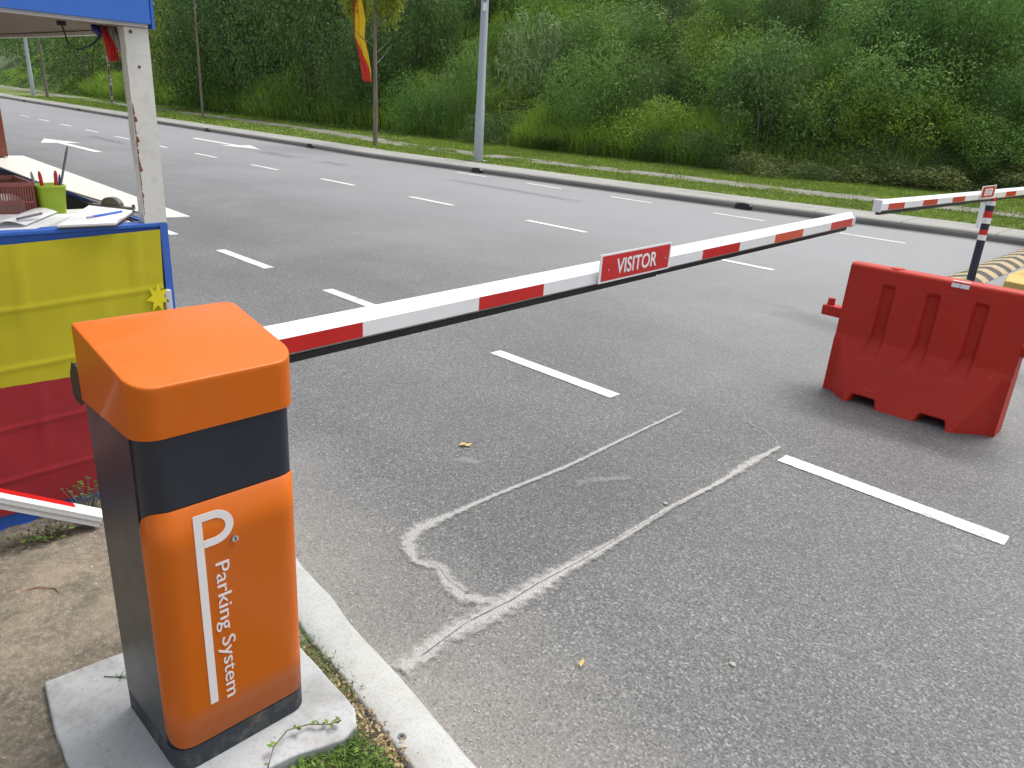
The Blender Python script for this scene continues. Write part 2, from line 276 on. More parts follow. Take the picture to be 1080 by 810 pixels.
# ------------------------------------------------------------------ object helpers
def tag(o, label=None, cat=None, group=None, kind=None):
    if label: o['label'] = label
    if cat: o['category'] = cat
    if group: o['group'] = group
    if kind: o['kind'] = kind
    return o
def thing(name, label, cat, loc=(0, 0, 0), group=None):
    o = bpy.data.objects.new(name, None); C.objects.link(o); o.location = loc; o.empty_display_size = 0.1
    return tag(o, label, cat, group)
def wloc(o):
    v = Vector((0, 0, 0))
    while o: v = v + Vector(o.location); o = o.parent
    return v
class MB:
    """collects geometry in world coordinates; build() links it as ONE mesh object"""
    def __init__(s): s.v = []; s.f = []; s.mi = []; s.uv = {}; s.sm = []
    def add(s, vs, fs, mi=0, smooth=False):
        b = len(s.v); s.v += [tuple(x) for x in vs]
        for f in fs: s.f.append(tuple(b + i for i in f)); s.mi.append(mi); s.sm.append(smooth)
        return s
    def box(s, a, b, mi=0):
        (x0, y0, z0), (x1, y1, z1) = a, b
        return s.add([(x0, y0, z0), (x1, y0, z0), (x1, y1, z0), (x0, y1, z0), (x0, y0, z1), (x1, y0, z1), (x1, y1, z1), (x0, y1, z1)],
                     [(0, 3, 2, 1), (4, 5, 6, 7), (0, 1, 5, 4), (1, 2, 6, 5), (2, 3, 7, 6), (3, 0, 4, 7)], mi)
    def beam(s, p, q, w, h, mi=0, up=(0, 0, 1)):
        p, q = Vector(p), Vector(q); d = (q - p).normalized(); r = d.cross(Vector(up)).normalized(); u = r.cross(d)
        vs = [o + r * (sx * w / 2) + u * (sy * h / 2) for o in (p, q) for sx, sy in ((-1, -1), (1, -1), (1, 1), (-1, 1))]
        return s.add(vs, [(0, 1, 2, 3), (7, 6, 5, 4), (0, 4, 5, 1), (1, 5, 6, 2), (2, 6, 7, 3), (3, 7, 4, 0)], mi)
    def tube(s, pts, rad, n=10, mi=0, caps=True, smooth=True):
        pts = [Vector(p) for p in pts]; rad = rad if isinstance(rad, (list, tuple)) else [rad] * len(pts)
        vs = []
        for i, p in enumerate(pts):
            d = (pts[min(i + 1, len(pts) - 1)] - pts[max(i - 1, 0)]).normalized()
            r = d.orthogonal().normalized() if abs(d.z) < 0.9 else d.cross(Vector((0, 1, 0))).normalized()
            u = d.cross(r)
            vs += [p + (r * math.cos(2 * math.pi * k / n) + u * math.sin(2 * math.pi * k / n)) * rad[i] for k in range(n)]
        fs = [(i * n + k, i * n + (k + 1) % n, (i + 1) * n + (k + 1) % n, (i + 1) * n + k) for i in range(len(pts) - 1) for k in range(n)]
        s.add(vs, fs, mi, smooth)
        if caps: s.add(vs[:n], [tuple(range(n))[::-1]], mi); s.add(vs[-n:], [tuple(range(n))], mi)
        return s
    def prism(s, poly, z0, z1, mi=0):
        n = len(poly); vs = [(x, y, z0) for x, y in poly] + [(x, y, z1) for x, y in poly]
        return s.add(vs, [tuple(range(n))[::-1], tuple(range(n, 2 * n))] + [(i, (i + 1) % n, n + (i + 1) % n, n + i) for i in range(n)], mi)
    def build(s, name, mats, parent=None, bevel=0, seg=2, loc=None):
        me = bpy.data.meshes.new(name)
        o0 = wloc(parent) if parent else Vector(loc or (0, 0, 0))
        me.from_pydata([tuple(Vector(v) - o0) for v in s.v], [], s.f)
        if isinstance(mats, str): mats = [mats]
        for m in mats: me.materials.append(M[m])
        me.polygons.foreach_set('material_index', s.mi); me.polygons.foreach_set('use_smooth', s.sm)
        if s.uv:
            ul = me.uv_layers.new(name='UVMap')
            for p in me.polygons:
                for li, vi in zip(p.loop_indices, p.vertices): ul.data[li].uv = s.uv.get(vi, (0, 0))
        me.update()
        o = bpy.data.objects.new(name, me); C.objects.link(o)
        if parent: o.parent = parent
        else: o.location = o0
        if bevel:
            b = o.modifiers.new('bevel', 'BEVEL'); b.width = bevel; b.segments = seg; b.limit_method = 'ANGLE'; b.angle_limit = math.radians(35)
            me.polygons.foreach_set('use_smooth', [True] * len(me.polygons))
            wn = o.modifiers.new('normals', 'WEIGHTED_NORMAL'); wn.keep_sharp = False
        return o
def struct(o, kind='structure'): o['kind'] = kind; return o

def text_mesh(body, size=1.0, bold=0):
    cu = bpy.data.curves.new('text', 'FONT'); cu.body = body; cu.size = size; cu.resolution_u = 4; cu.offset = bold
    cu.align_x = 'LEFT'; o = bpy.data.objects.new('text', cu); C.objects.link(o)
    dg = bpy.context.evaluated_depsgraph_get(); me = bpy.data.meshes.new_from_object(o.evaluated_get(dg))
    vs = [tuple(v.co) for v in me.vertices]; fs = [tuple(p.vertices) for p in me.polygons]
    bpy.data.objects.remove(o); bpy.data.curves.remove(cu); bpy.data.meshes.remove(me)
    a = np.array(vs); a[:, 0] -= a[:, 0].min(); return a, fs

def pl(poly, x):
    return float(np.interp(x, [p[0] for p in poly], [p[1] for p in poly]))

# ------------------------------------------------------------------ the setting: ground, road, kerbs, verge, hill
KF = [(-400, 45), (-120, 18), (-60, 14.0), (-37, 13.35), (-22, 13.3), (-18.6, 13.15), (-14.4, 13.5), (-10.5, 13.9), (-7, 14.3), (-4.5, 14.85), (-2.6, 15.05), (10, 16.2), (60, 24), (200, 60)]
KN = [(-400, 22), (-60, 4.5), (-20, 2.6), (-6, 1.62), (-2.17, 1.225), (-1.1, 1.09), (0.5, 0.86), (3, 0.3), (8, -1.5), (20, -8), (200, -120)]
PN = [(-400, 51), (-120, 24), (-60, 18.2), (-38, 17.7), (-28, 17.2), (-21, 15.9), (-17, 16.1), (-13.4, 16.7), (-11, 17.1), (-8, 17.3), (-6, 17.9), (-4.3, 18.4), (10, 20), (60, 28), (200, 64)]
HB = [(-400, 60), (-100, 24), (-60, 21.3), (-43, 21.3), (-28, 21.3), (-16, 21.9), (-12, 22.4), (-8, 23.8), (-5, 25.6), (0, 26.6), (10, 28), (60, 34), (200, 70)]
US = [-400, -300, -220, -160, -120, -90] + [x for x in range(-72, -24, 4)] + [x * 1.0 for x in range(-24, 12, 1)] + [14, 20, 30, 45, 60, 120, 200]
def sheet(name, f0, f1, z0, z1, mat, us=US, kind='structure', nv=1):
    mb = MB(); vs = []
    for u in us:
        for k in range(nv + 1):
            w = k / nv; vs.append((u, f0(u) * (1 - w) + f1(u) * w, z0 * (1 - w) + z1 * w))
    n = nv + 1
    mb.add(vs, [(i * n + k, (i + 1) * n + k, (i + 1) * n + k + 1, i * n + k + 1) for i in range(len(us) - 1) for k in range(nv)], 0, True)
    o = mb.build(name, mat); o['kind'] = kind; return o
g = MB(); g.add([(-900, -900, -0.06), (900, -900, -0.06), (900, 900, -0.06), (-900, 900, -0.06)], [(0, 1, 2, 3)])
struct(g.build('ground', 'soil'))
sheet('road', lambda u: pl(KN, u) - 0.1, lambda u: pl(KF, u) + 0.1, 0, 0, 'asphalt')
# far kerb: rounded face + wide top
def extrude_profile(name, fn, prof, mat, us):
    mb = MB(); n = len(prof); vs = []
    for u in us:
        for dv, z in prof: vs.append((u, fn(u) + dv, z))
    mb.add(vs, [(i * n + k, (i + 1) * n + k, (i + 1) * n + k + 1, i * n + k + 1) for i in range(len(us) - 1) for k in range(n - 1)], 0, False)
    return mb.build(name, mat)
struct(extrude_profile('far_gutter', lambda u: pl(KF, u), [(-0.17, 0.004), (0.02, 0.004)], 'dark_gutter_kerb_shade', US))
struct(extrude_profile('far_kerb', lambda u: pl(KF, u), [(0.05, 0.108), (0.08, 0.13), (0.14, 0.14), (1.1, 0.15), (1.12, 0.1)], 'far_kerb_concrete', US))
struct(extrude_profile('far_kerb_face', lambda u: pl(KF, u), [(0, -0.02), (0.02, 0.07), (0.05, 0.108)], 'dark_gutter_kerb_shade', US))  # shade on the face is put into its dark colour
sheet('verge', lambda u: pl(KF, u) + 1.1, lambda u: pl(HB, u) + 1.0, 0.125, 0.14, 'lawn', nv=3)
sheet('path', lambda u: pl(PN, u), lambda u: pl(PN, u) + 1.45, 0.148, 0.152, 'path_concrete')

def vnoise(x, y, seed=0):
    """vectorised value noise, numpy"""
    x = np.asarray(x, float); y = np.asarray(y, float)
    xi = np.floor(x).astype(np.int64); yi = np.floor(y).astype(np.int64); fx = x - xi; fy = y - yi
    fx = fx * fx * (3 - 2 * fx); fy = fy * fy * (3 - 2 * fy)
    def h(a, b):
        n = (a * 374761393 + b * 668265263 + seed * 1442695041) & 0x7fffffff
        n = ((n ^ (n >> 13)) * 1274126177) & 0x7fffffff
        return ((n ^ (n >> 16)) & 0xffff) / 65535.0
    return (h(xi, yi) * (1 - fx) + h(xi + 1, yi) * fx) * (1 - fy) + (h(xi, yi + 1) * (1 - fx) + h(xi + 1, yi + 1) * fx) * fy
def fbm(x, y, seed=0): return (vnoise(x, y, seed) * 4 + vnoise(x * 2.1, y * 2.1, seed + 1) * 2 + vnoise(x * 4.3, y * 4.3, seed + 2)) / 7
def hill_z(u, v):
    u = np.asarray(u, float); v = np.asarray(v, float)
    d = np.maximum(v - np.interp(u, [p[0] for p in HB], [p[1] for p in HB]), 0)
    z = 0.13 + 0.66 * d - 0.46 * np.maximum(d - 22, 0) - 0.2 * np.maximum(d - 60, 0)
    return z + np.clip(d / 2, 0, 1) * (fbm(u / 5, v / 5, 3) - 0.5) * 1.6
mb = MB(); hus = [-400, -300, -220, -160, -130, -110, -100] + list(np.arange(-92, -40, 2)) + list(np.arange(-40, 14, 1.0)) + [16, 20, 28, 40, 60, 100, 200]
ds = [0, 0.5, 1, 1.5, 2, 3, 4, 5, 6, 7, 8, 10, 12, 14, 17, 20, 24, 30, 40, 60, 90, 140]
vs = []
for u in hus:
    b = pl(HB, u)
    for d in ds: vs.append((u, b + d, float(hill_z(u, b + d)) + 0.03))
n = len(ds)
mb.add(vs, [(i * n + k, (i + 1) * n + k, (i + 1) * n + k + 1, i * n + k + 1) for i in range(len(hus) - 1) for k in range(n - 1)], 0, True)
struct(mb.build('hill', 'hill_soil'))

# near side: kerb, soil
KNU = [-60, -30, -20, -12, -8, -6, -5, -4, -3, -2.6, -2.17, -1.9, -1.6, -1.35, -1.1, -0.8, -0.4, 0, 0.5, 1.5, 3, 8]
mb = MB(); prof = [(0.014, -0.03), (0.004, 0.04), (-0.012, 0.066), (-0.036, 0.080), (-0.10, 0.090), (-0.154, 0.090), (-0.163, 0.085), (-0.167, 0.03)]
vs = []; ksub = []
for a, b in zip(KNU[:-1], KNU[1:]):
    m = max(1, int((b - a) / 0.04)) if a > -6 and b <= 1.5 else 2
    ksub += [a + (b - a) * i / m for i in range(m)]
ksub.append(8)
for u in ksub:
    for dv, z in prof:
        j = (vnoise(u * 9, dv * 40 + z * 60, 5) - 0.5) * 0.012 + (vnoise(u * 2.5, 3, 8) - 0.5) * 0.008
        vs.append((u, pl(KN, u) + dv + float(j), z + float((vnoise(u * 7, dv * 30, 9) - 0.5) * 0.008)))
n = len(prof)
mb.add(vs, [(i * n + k, (i + 1) * n + k, (i + 1) * n + k + 1, i * n + k + 1) for i in range(len(ksub) - 1) for k in range(n - 1)], 0, True)
struct(mb.build('near_kerb', 'kerb_concrete'))
# soil with relief
mb = MB(); sus = [-60, -30, -15, -9] + list(np.arange(-6, 1.01, 0.06)) + [2, 4, 8]; svs = [0, 0.02, 0.05] + list(np.arange(0.1, 2.6, 0.06)) + [4, 8, 20, 60]
vs = []
for u in sus:
    b = pl(KN, u) - 0.164
    for d in svs: vs.append((u, b - d, 0.074 + min(d, 0.4) * 0.06 + float((fbm(u * 3, d * 3, 11) - 0.5) * 0.05 + (fbm(u * 14, d * 14, 12) - 0.5) * 0.014)))
n = len(svs)
mb.add(vs, [(i * n + k, i * n + k + 1, (i + 1) * n + k + 1, (i + 1) * n + k) for i in range(len(sus) - 1) for k in range(n - 1)], 0, True)
struct(mb.build('bare_soil', 'soil'))
# concrete plinth under the gate
pad = [(-2.02, 0.345), (-1.84, 0.315), (-1.665, 0.30), (-1.5, 0.25), (-1.36, 0.22), (-1.36, 0.45), (-1.355, 0.62), (-1.335, 0.73), (-1.30, 0.84), (-1.315, 0.89), (-1.37, 0.925), (-1.65, 0.94), (-1.80, 0.945), (-2.02, 0.97), (-2.035, 0.75), (-2.0, 0.56)]
pp = []
for i in range(len(pad)):
    a = Vector(pad[i]); b = Vector(pad[(i + 1) % len(pad)])
    for k in range(4):
        q = a.lerp(b, k / 4); pp.append((q.x + rnd.uniform(-.002, .002), q.y + rnd.uniform(-.002, .002)))
mb = MB(); mb.prism(pp, 0.0, 0.12)
struct(mb.build('gate_plinth', 'pad_concrete', bevel=0.007, seg=3))

# ------------------------------------------------------------------ road markings
def strip(name, pts, widths, mat, z=0.005, res=None, ends=True):
    """flat strip along a ground polyline; UV.y runs -1..1 across, UV.x rises to 1 at the ends"""
    P2 = [Vector((p[0], p[1])) for p in pts]; W = widths if isinstance(widths, (list, tuple)) else [widths] * len(pts)
    Q = []; WW = []
    for i in range(len(P2) - 1):
        m = res or 1
        for k in range(m): Q.append(P2[i].lerp(P2[i + 1], k / m)); WW.append(W[i] + (W[i + 1] - W[i]) * k / m)
    Q.append(P2[-1]); WW.append(W[-1])
    mb = MB(); vs = []
    for i, q in enumerate(Q):
        d = (Q[min(i + 1, len(Q) - 1)] - Q[max(i - 1, 0)]).normalized(); nrm = Vector((-d.y, d.x))
        for sgn in (-1, 0, 1): vs.append((q.x + nrm.x * WW[i] / 2 * sgn, q.y + nrm.y * WW[i] / 2 * sgn, z))
    mb.add(vs, [(i * 3 + k, i * 3 + k + 1, (i + 1) * 3 + k + 1, (i + 1) * 3 + k) for i in range(len(Q) - 1) for k in range(2)])
    for i in range(len(Q)):
        for k in range(3): mb.uv[i * 3 + k] = (1.0 if ends and i in (0, len(Q) - 1) else 0.0, k - 1.0)
    o = mb.build(name, mat); o['kind'] = 'structure'; return o
def dash(u0, u1, v, w=0.11, v1=None):
    v1 = v if v1 is None else v1; L = u1 - u0
    strip('lane_dash', [(u0, v), (u0 + 0.012, v), (u1 - 0.012, v1), (u1, v1)], w, 'road_paint')
for a in [(-7.95, -6.88), (-5.84, -4.75), (-3.64, -2.55), (-1.43, -0.36), (0.8, 1.9)]: dash(a[0], a[1], 3.70, 0.115)
dash(-9.9, -9.02, 3.66)
for k in range(-1, 12): dash(-5.15 - 2.93 * k, -3.95 - 2.93 * k, 8.75 + max(0, k - 6) * 0.12)
for k in range(-2, 5): dash(-4.85 - 2.42 * k, -3.8 - 2.42 * k, 13.04, 0.1)
def arrow(base, d, s):
    """straight-on lane arrow, head towards direction d"""
    b = Vector(base); d = Vector(d).normalized(); r = Vector((-d.y, d.x)); mb = MB()
    P_ = lambda a, c: (b.x + d.x * a * s + r.x * c * s, b.y + d.y * a * s + r.y * c * s, 0.005)
    mb.add([P_(0, -.09), P_(2.6, -.09), P_(2.6, .09), P_(0, .09)], [(0, 1, 2, 3)])
    mb.add([P_(2.6, -.45), P_(4.0, 0), P_(2.6, .45)], [(0, 1, 2)])
    o = mb.build('lane_arrow', 'road_paint'); o['kind'] = 'structure'
arrow((-20.1, 6.55), (-1, 0.0), 1.05)
arrow((-25.4, 11.2), (1, 0), 1.1)
arrow((-42, 7.2), (-1, 0.02), 1.2)
# sawn detector-loop cuts filled with pale grout
strip('loop_cut', [(-2.14, 3.86), (-2.12, 3.2), (-2.10, 2.7), (-2.12, 2.2), (-2.12, 1.93), (-2.12, 1.76), (-2.07, 1.66), (-1.95, 1.60), (-1.85, 1.64), (-1.75, 1.60), (-1.66, 1.59), (-1.60, 1.62), (-1.53, 1.69)],
      [0.035, 0.04, 0.045, 0.045, 0.065, 0.12, 0.12, 0.08, 0.09, 0.12, 0.12, 0.09, 0.07], 'grout', 0.006, 8)
strip('loop_cut', [(-1.50, 1.17), (-1.53, 1.40), (-1.52, 1.60), (-1.515, 1.78), (-1.52, 2.0), (-1.51, 2.3), (-1.52, 2.75), (-1.50, 3.2), (-1.51, 3.5), (-1.50, 3.85)],
      [0.13, 0.12, 0.15, 0.17, 0.12, 0.055, 0.045, 0.05, 0.085, 0.035], 'grout', 0.008, 8)
strip('loop_crack', [(-1.505, 1.25), (-1.535, 1.5), (-1.52, 1.7), (-1.525, 1.85), (-1.515, 2.1), (-1.515, 2.5), (-1.515, 2.9)], [.012, .010, .012, .010, .008, .006, .004], 'crack', 0.010, 8)
strip('loop_crack', [(-1.56, 1.69), (-1.66, 1.61), (-1.76, 1.61), (-1.86, 1.64), (-1.97, 1.61)], [.008, .008, .007, .007, .006], 'crack', 0.010, 8)
strip('scuff', [(-1.51, 3.82), (-1.56, 3.90), (-1.66, 3.97), (-1.85, 4.02)], 0.022, 'pale_scuff', 0.006, 4)
strip('scuff', [(-2.55, 2.28), (-2.38, 2.4)], 0.09, 'pale_scuff', 0.006, 4)
strip('scuff', [(-1.98, 2.55), (-1.8, 2.9)], 0.1, 'pale_scuff', 0.006, 4)
for p, q, w in [((-20.6, 10.9), (-18.2, 10.8), 0.8), ((-17.6, 11.0), (-16.2, 11.0), 0.6), ((-26, 8.2), (-22, 8.0), .5), ((-0.3, 6.4), (-3.2, 6.9), .6), ((-13.5, 11.6), (-9, 11.6), .5), ((-1.9, 4.55), (-0.5, 4.6), .4)]:
    strip('stain', [p, q], w, 'dark_stain', 0.0045, 4)

# drain inlets in the far kerb
for i, (u, lab) in enumerate([(-54.0, 'faint dark drain opening in the far kerb just right of the left lamp post'), (-43.6, 'small dark drain opening in the far kerb seen under the booth roof'), (-28.9, 'dark drain opening in the far kerb left of the flag tree'), (-21.7, 'dark drain opening in the far kerb left of and nearest the flag tree'), (-14.3, 'black drain opening in the far kerb in front of the tall lamp post'), (-7.3, 'wide black drain opening in the far kerb above the barrier arm')]):
    v = pl(KF, u); t_ = thing('kerb_drain', lab, 'drain', (u, v, 0), 'drain openings along the far kerb')
    h = MB(); w = 0.17; pts = [(-w, 0.012), (-w, 0.08), (-w * .7, 0.118), (0, 0.128), (w * .7, 0.118), (w, 0.08), (w, 0.012)]
    vs = [(u + a, v - 0.035, z) for a, z in pts] + [(u + a, v + 0.12, z) for a, z in pts]; n = len(pts)
    h.add(vs, [tuple(range(n))] + [(k, k + 1, n + k + 1, n + k) for k in range(n - 1)]); h.build('opening', 'black', t_)
    continue
    h = MB(); h.add([(u - w - .05, v - .05, .006), (u + w + .05, v - .05, .006), (u + w - .05, v - .3, .006), (u - w + .05, v - .3, .006)], [(0, 3, 2, 1)]); h.build('apron', 'dark_gutter_kerb_shade', t_)

# ------------------------------------------------------------------ barrier gate (cabinet)
U0, U1, V0, V1 = -1.772, -1.468, 0.485, 0.835
def rrect(u0, u1, v0, v1, rf, rr, off=0, n=8):
    """outline: front corners (at u1) radius rf, rear corners radius rr; counter-clockwise"""
    u0 -= off; u1 += off; v0 -= off; v1 += off; pts = []
    rl = min(rr, 0.012)
    for (cu, cv, r, a0) in ((u1 - rf, v0 + rf, rf, -90), (u1 - rf, v1 - rf, rf, 0), (u0 + rr, v1 - rr, rr, 90), (u0 + rl, v0 + rl, rl, 180)):
        for k in range(n + 1):
            a = math.radians(a0 + 90 * k / n); pts.append((cu + r * math.cos(a), cv + r * math.sin(a)))
    return pts
gate = thing('barrier_gate', 'orange and dark grey barrier cabinet on a concrete plinth with its VISITOR arm lowered', 'barrier gate', (-1.62, 0.66, 0.12), 'barrier gates')
def shell(outline, z0, z1, name, mat, parent, top=True, zf=None, bevel=0):
    mb = MB(); n = len(outline)
    vs = [(x, y, z0) for x, y in outline] + [(x, y, zf(x, y) if zf else z1) for x, y in outline]
    mb.add(vs, [(i, (i + 1) % n, n + (i + 1) % n, n + i) for i in range(n)], 0, True)
    if top and not zf: mb.add(vs[n:], [tuple(range(n))])
    return mb.build(name, mat, parent)
shell(rrect(U0, U1, V0, V1, 0.048, 0.006), 0.12, 1.03, 'housing', 'navy', gate)
shell(rrect(U0, U1, V0, V1, 0.048, 0.006, 0.0025), 0.121, 0.183, 'skirt', 'skirt', gate)
# plain side sheets
mb = MB(); mb.box((U0 + .003, V0 - 0.0035, 0.186), (U1 - 0.052, V0 + 0.002, 1.02)); mb.build('side_sheet', 'side_grey', gate, bevel=0.001)
mb = MB(); mb.box((U0 + .003, V1 - 0.002, 0.186), (U1 - 0.052, V1 + 0.0035, 1.02)); mb.build('side_sheet', 'side_grey', gate, bevel=0.001)
# lid: curved top
LP = [(-1.79, 1.190), (-1.74, 1.1895), (-1.685, 1.184), (-1.635, 1.176), (-1.583, 1.164), (-1.537, 1.151), (-1.50, 1.140), (-1.46, 1.125)]
def lid_z(x): return pl(LP, x) + 0.0
mb = MB(); out = rrect(U0, U1, V0, V1, 0.054, 0.03, 0.009, 10); n = len(out)
ctr = (np.mean([p[0] for p in out]), np.mean([p[1] for p in out]))
def lid_s(x):  # smooth version of the profile
    xs = np.array([p[0] for p in LP]); zs = np.array([p[1] for p in LP]); c = np.polyfit(xs, zs, 3); return float(np.polyval(c, x))
rings = [(1.0, 1.012, 0), (1.0, 1.02, 0), (1.0, None, -0.012), (1.0, None, -0.006), (0.9975, None, -0.0025), (0.992, None, -0.0005), (0.982, None, 0), (0.96, None, 0), (0.9, None, 0), (0.8, None, 0), (0.6, None, 0), (0.4, None, 0), (0.2, None, 0), (0.03, None, 0)]
vs = []
for s_, z, dz in rings:
    for x, y in out:
        X = ctr[0] + (x - ctr[0]) * s_; Y = ctr[1] + (y - ctr[1]) * s_; vs.append((X, Y, z if z else lid_s(X) + dz))
fs = [(r * n + i, r * n + (i + 1) % n, (r + 1) * n + (i + 1) % n, (r + 1) * n + i) for r in range(len(rings) - 1) for i in range(n)]
mb.add(vs, fs, 0, True); mb.add(vs[-n:], [tuple(range(n))], 0, True)
vs = [(x, y, 1.012) for x, y in out] + [(ctr[0] + (x - ctr[0]) * .96, ctr[1] + (y - ctr[1]) * .96, 1.012) for x, y in out]
mb.add(vs, [((i + 1) % n, i, n + i, n + (i + 1) % n) for i in range(n)])
lid = mb.build('lid', 'orange', gate)
# orange door wrapping the two front corners, with rounded corners of its own
def door_path():
    r = 0.048; off = 0.004; pts = []
    pts.append((U1 - r - 0.004, V0 - off))
    for k in range(13): a = math.radians(-90 + 90 * k / 12); pts.append((U1 - r + (r + off) * math.cos(a), V0 + r + (r + off) * math.sin(a)))
    for k in range(1, 24): pts.append((U1 + off, V0 + r + (V1 - V0 - 2 * r) * k / 24))
    for k in range(13): a = math.radians(90 * k / 12); pts.append((U1 - r + (r + off) * math.cos(a), V1 - r + (r + off) * math.sin(a)))
    pts.append((U1 - r - 0.004, V1 + off)); return pts
dp = door_path(); S = [0]
for a, b in zip(dp[:-1], dp[1:]): S.append(S[-1] + math.dist(a, b))
L = S[-1]; RC = 0.058; z0, z1 = 0.188, 0.838
# denser columns near both ends so the rounded corners stay smooth
def lerp_path(s_):
    for i in range(len(S) - 1):
        if S[i + 1] >= s_:
            w = (s_ - S[i]) / (S[i + 1] - S[i]); return (dp[i][0] * (1 - w) + dp[i + 1][0] * w, dp[i][1] * (1 - w) + dp[i + 1][1] * w)
    return dp[-1]
cols = [RC * (1 - math.cos(math.radians(90 * k / 14))) for k in range(15)] + list(np.linspace(RC, L - RC, 26))[1:-1] + [L - RC * (1 - math.cos(math.radians(90 * k / 14))) for k in range(14, -1, -1)]
vs = []; nz_ = 6
for s_ in cols:
    x, y = lerp_path(s_); e = min(s_, L - s_); dz = RC - math.sqrt(max(0, RC * RC - (RC - min(e, RC)) ** 2))
    for k in range(nz_ + 1): vs.append((x, y, (z0 + dz) + (z1 - z0 - 2 * dz) * k / nz_))
n = nz_ + 1
mb = MB(); mb.add(vs, [(i * n + k, (i + 1) * n + k, (i + 1) * n + k + 1, i * n + k + 1) for i in range(len(cols) - 1) for k in range(nz_)], 0, True)
door = mb.build('door', 'orange', gate)
so = door.modifiers.new('thickness', 'SOLIDIFY'); so.thickness = 0.003; so.offset = -1
# lettering on the door: tall P stroke and turned words
UF = U1 + 0.0045
def poly_stroke(mb, pts, w, u=UF, th=0.0008):
    """mitred flat stroke in the (v, z) plane"""
    P2 = [Vector(p) for p in pts]; Lf = []; Rt = []
    for i, p in enumerate(P2):
        if i == 0: d = (P2[1] - p).normalized(); m = Vector((-d.y, d.x)); k = 1
        elif i == len(P2) - 1: d = (p - P2[i - 1]).normalized(); m = Vector((-d.y, d.x)); k = 1
        else:
            d0 = (p - P2[i - 1]).normalized(); d1 = (P2[i + 1] - p).normalized()
            m = (Vector((-d0.y, d0.x)) + Vector((-d1.y, d1.x))).normalized(); k = 1 / max(0.4, m.dot(Vector((-d0.y, d0.x))))
        Lf.append(p + m * w / 2 * k); Rt.append(p - m * w / 2 * k)
    n = len(P2); vs = [(u + th, q.x, q.y) for q in Lf] + [(u + th, q.x, q.y) for q in Rt] + [(u - .001, q.x, q.y) for q in Lf] + [(u - .001, q.x, q.y) for q in Rt]
    mb.add(vs, [(i, n + i, n + i + 1, i + 1) for i in range(n - 1)] + [(i, i + 1, 2 * n + i + 1, 2 * n + i) for i in range(n - 1)] + [(n + i + 1, n + i, 3 * n + i, 3 * n + i + 1) for i in range(n - 1)])
mb = MB(); w = 0.019
pts = [(0.583, 0.288), (0.583, 0.8)]
arc = [(0.617 + 0.038 * math.cos(math.radians(a)), 0.766 + 0.034 * math.sin(math.radians(a))) for a in range(90, -91, -12)]
poly_stroke(mb, pts + arc + [(0.592, 0.732)], w)
mb.build('emblem', 'white_text', door)
tv, tf = text_mesh('Parking System'); W_, H_ = tv[:, 0].max(), 0.73
mb = MB(); vs = []
for x, y, _ in tv: vs.append((UF + 0.0008, 0.6145 + y / H_ * 0.0345, 0.672 - x / W_ * 0.388))
mb.add(vs, tf); tx = mb.build('lettering', 'white_text', door)
so = tx.modifiers.new('thickness', 'SOLIDIFY'); so.thickness = 0.0012; so.offset = 0
mb = MB(); mb.tube([(UF - .002, 0.664, 0.722), (UF + .006, 0.664, 0.722)], [0.009, 0.008], 18); mb.box((UF + .005, .6625, .717), (UF + .0065, .6655, .727), 1)
mb.build('lock', ['chrome', 'black'], door)

def boom(parent, ua, vstart, vend, zface, slope, vref, stripes, mir=1, wd=0.062, hf=0.046, name='arm'):
    """eight-sided arm: white, coloured patches on the vertical faces"""
    sec = [(0, 0), (0, hf), (-.022, hf + .032), (-wd + .022, hf + .032), (-wd, hf), (-wd, 0), (-wd + .016, -.012), (-.016, -.012)]
    br = sorted(set([vstart, vend] + [x for a in stripes for x in a[:2]]))
    mb = MB(); n = 8
    for a, b in zip(br[:-1], br[1:]):
        m = 0
        for s0, s1, mi in stripes:
            if s0 - 1e-6 <= a and b <= s1 + 1e-6: m = mi
        vs = []
        for v in (a, b):
            z = zface + slope * (v - vref)
            vs += [(ua + du, v, z + dz) for du, dz in sec]
        for k in range(n):
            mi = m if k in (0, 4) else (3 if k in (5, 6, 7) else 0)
            mb.add([vs[k], vs[(k + 1) % n], vs[n + (k + 1) % n], vs[n + k]], [(0, 3, 2, 1)], mi)
    for v in (vstart, vend):
        z = zface + slope * (v - vref); mb.add([(ua + du, v, z + dz) for du, dz in sec], [tuple(range(n))], 0)
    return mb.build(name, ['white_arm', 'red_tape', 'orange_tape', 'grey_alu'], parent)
ARM = dict(ua=-1.81, z=1.013, sl=0.0240, ref=1.27)
def az(v): return ARM['z'] + ARM['sl'] * (v - ARM['ref'])
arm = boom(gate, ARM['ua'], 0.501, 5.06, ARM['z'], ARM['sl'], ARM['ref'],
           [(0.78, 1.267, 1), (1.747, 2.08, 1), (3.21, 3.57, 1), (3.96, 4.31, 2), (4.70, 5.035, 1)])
def capsec(v, grow, z): 
    sec = [(0, 0), (0, .046), (-.022, .078), (-.040, .078), (-.062, .046), (-.062, 0), (-.046, -.012), (-.016, -.012)]
    return [(ARM['ua'] - .031 + (du + .031) * grow, v, z + .033 + (dz - .033) * grow) for du, dz in sec]
for v0, v1, z in ((0.487, 0.501, az(.5)), (5.06, 5.072, az(5.06))):
    mb = MB()
    a = capsec(v0, 1.06, z); b = capsec(v1, 1.06, z)
    mb.add(a + b, [(k, (k + 1) % 8, 8 + (k + 1) % 8, 8 + k) for k in range(8)] + [tuple(range(8)), tuple(range(15, 7, -1))], 0)
    mb.build('end_cap', 'black' if v0 < 1 else 'white_arm', arm, bevel=0.003)
mb = MB()
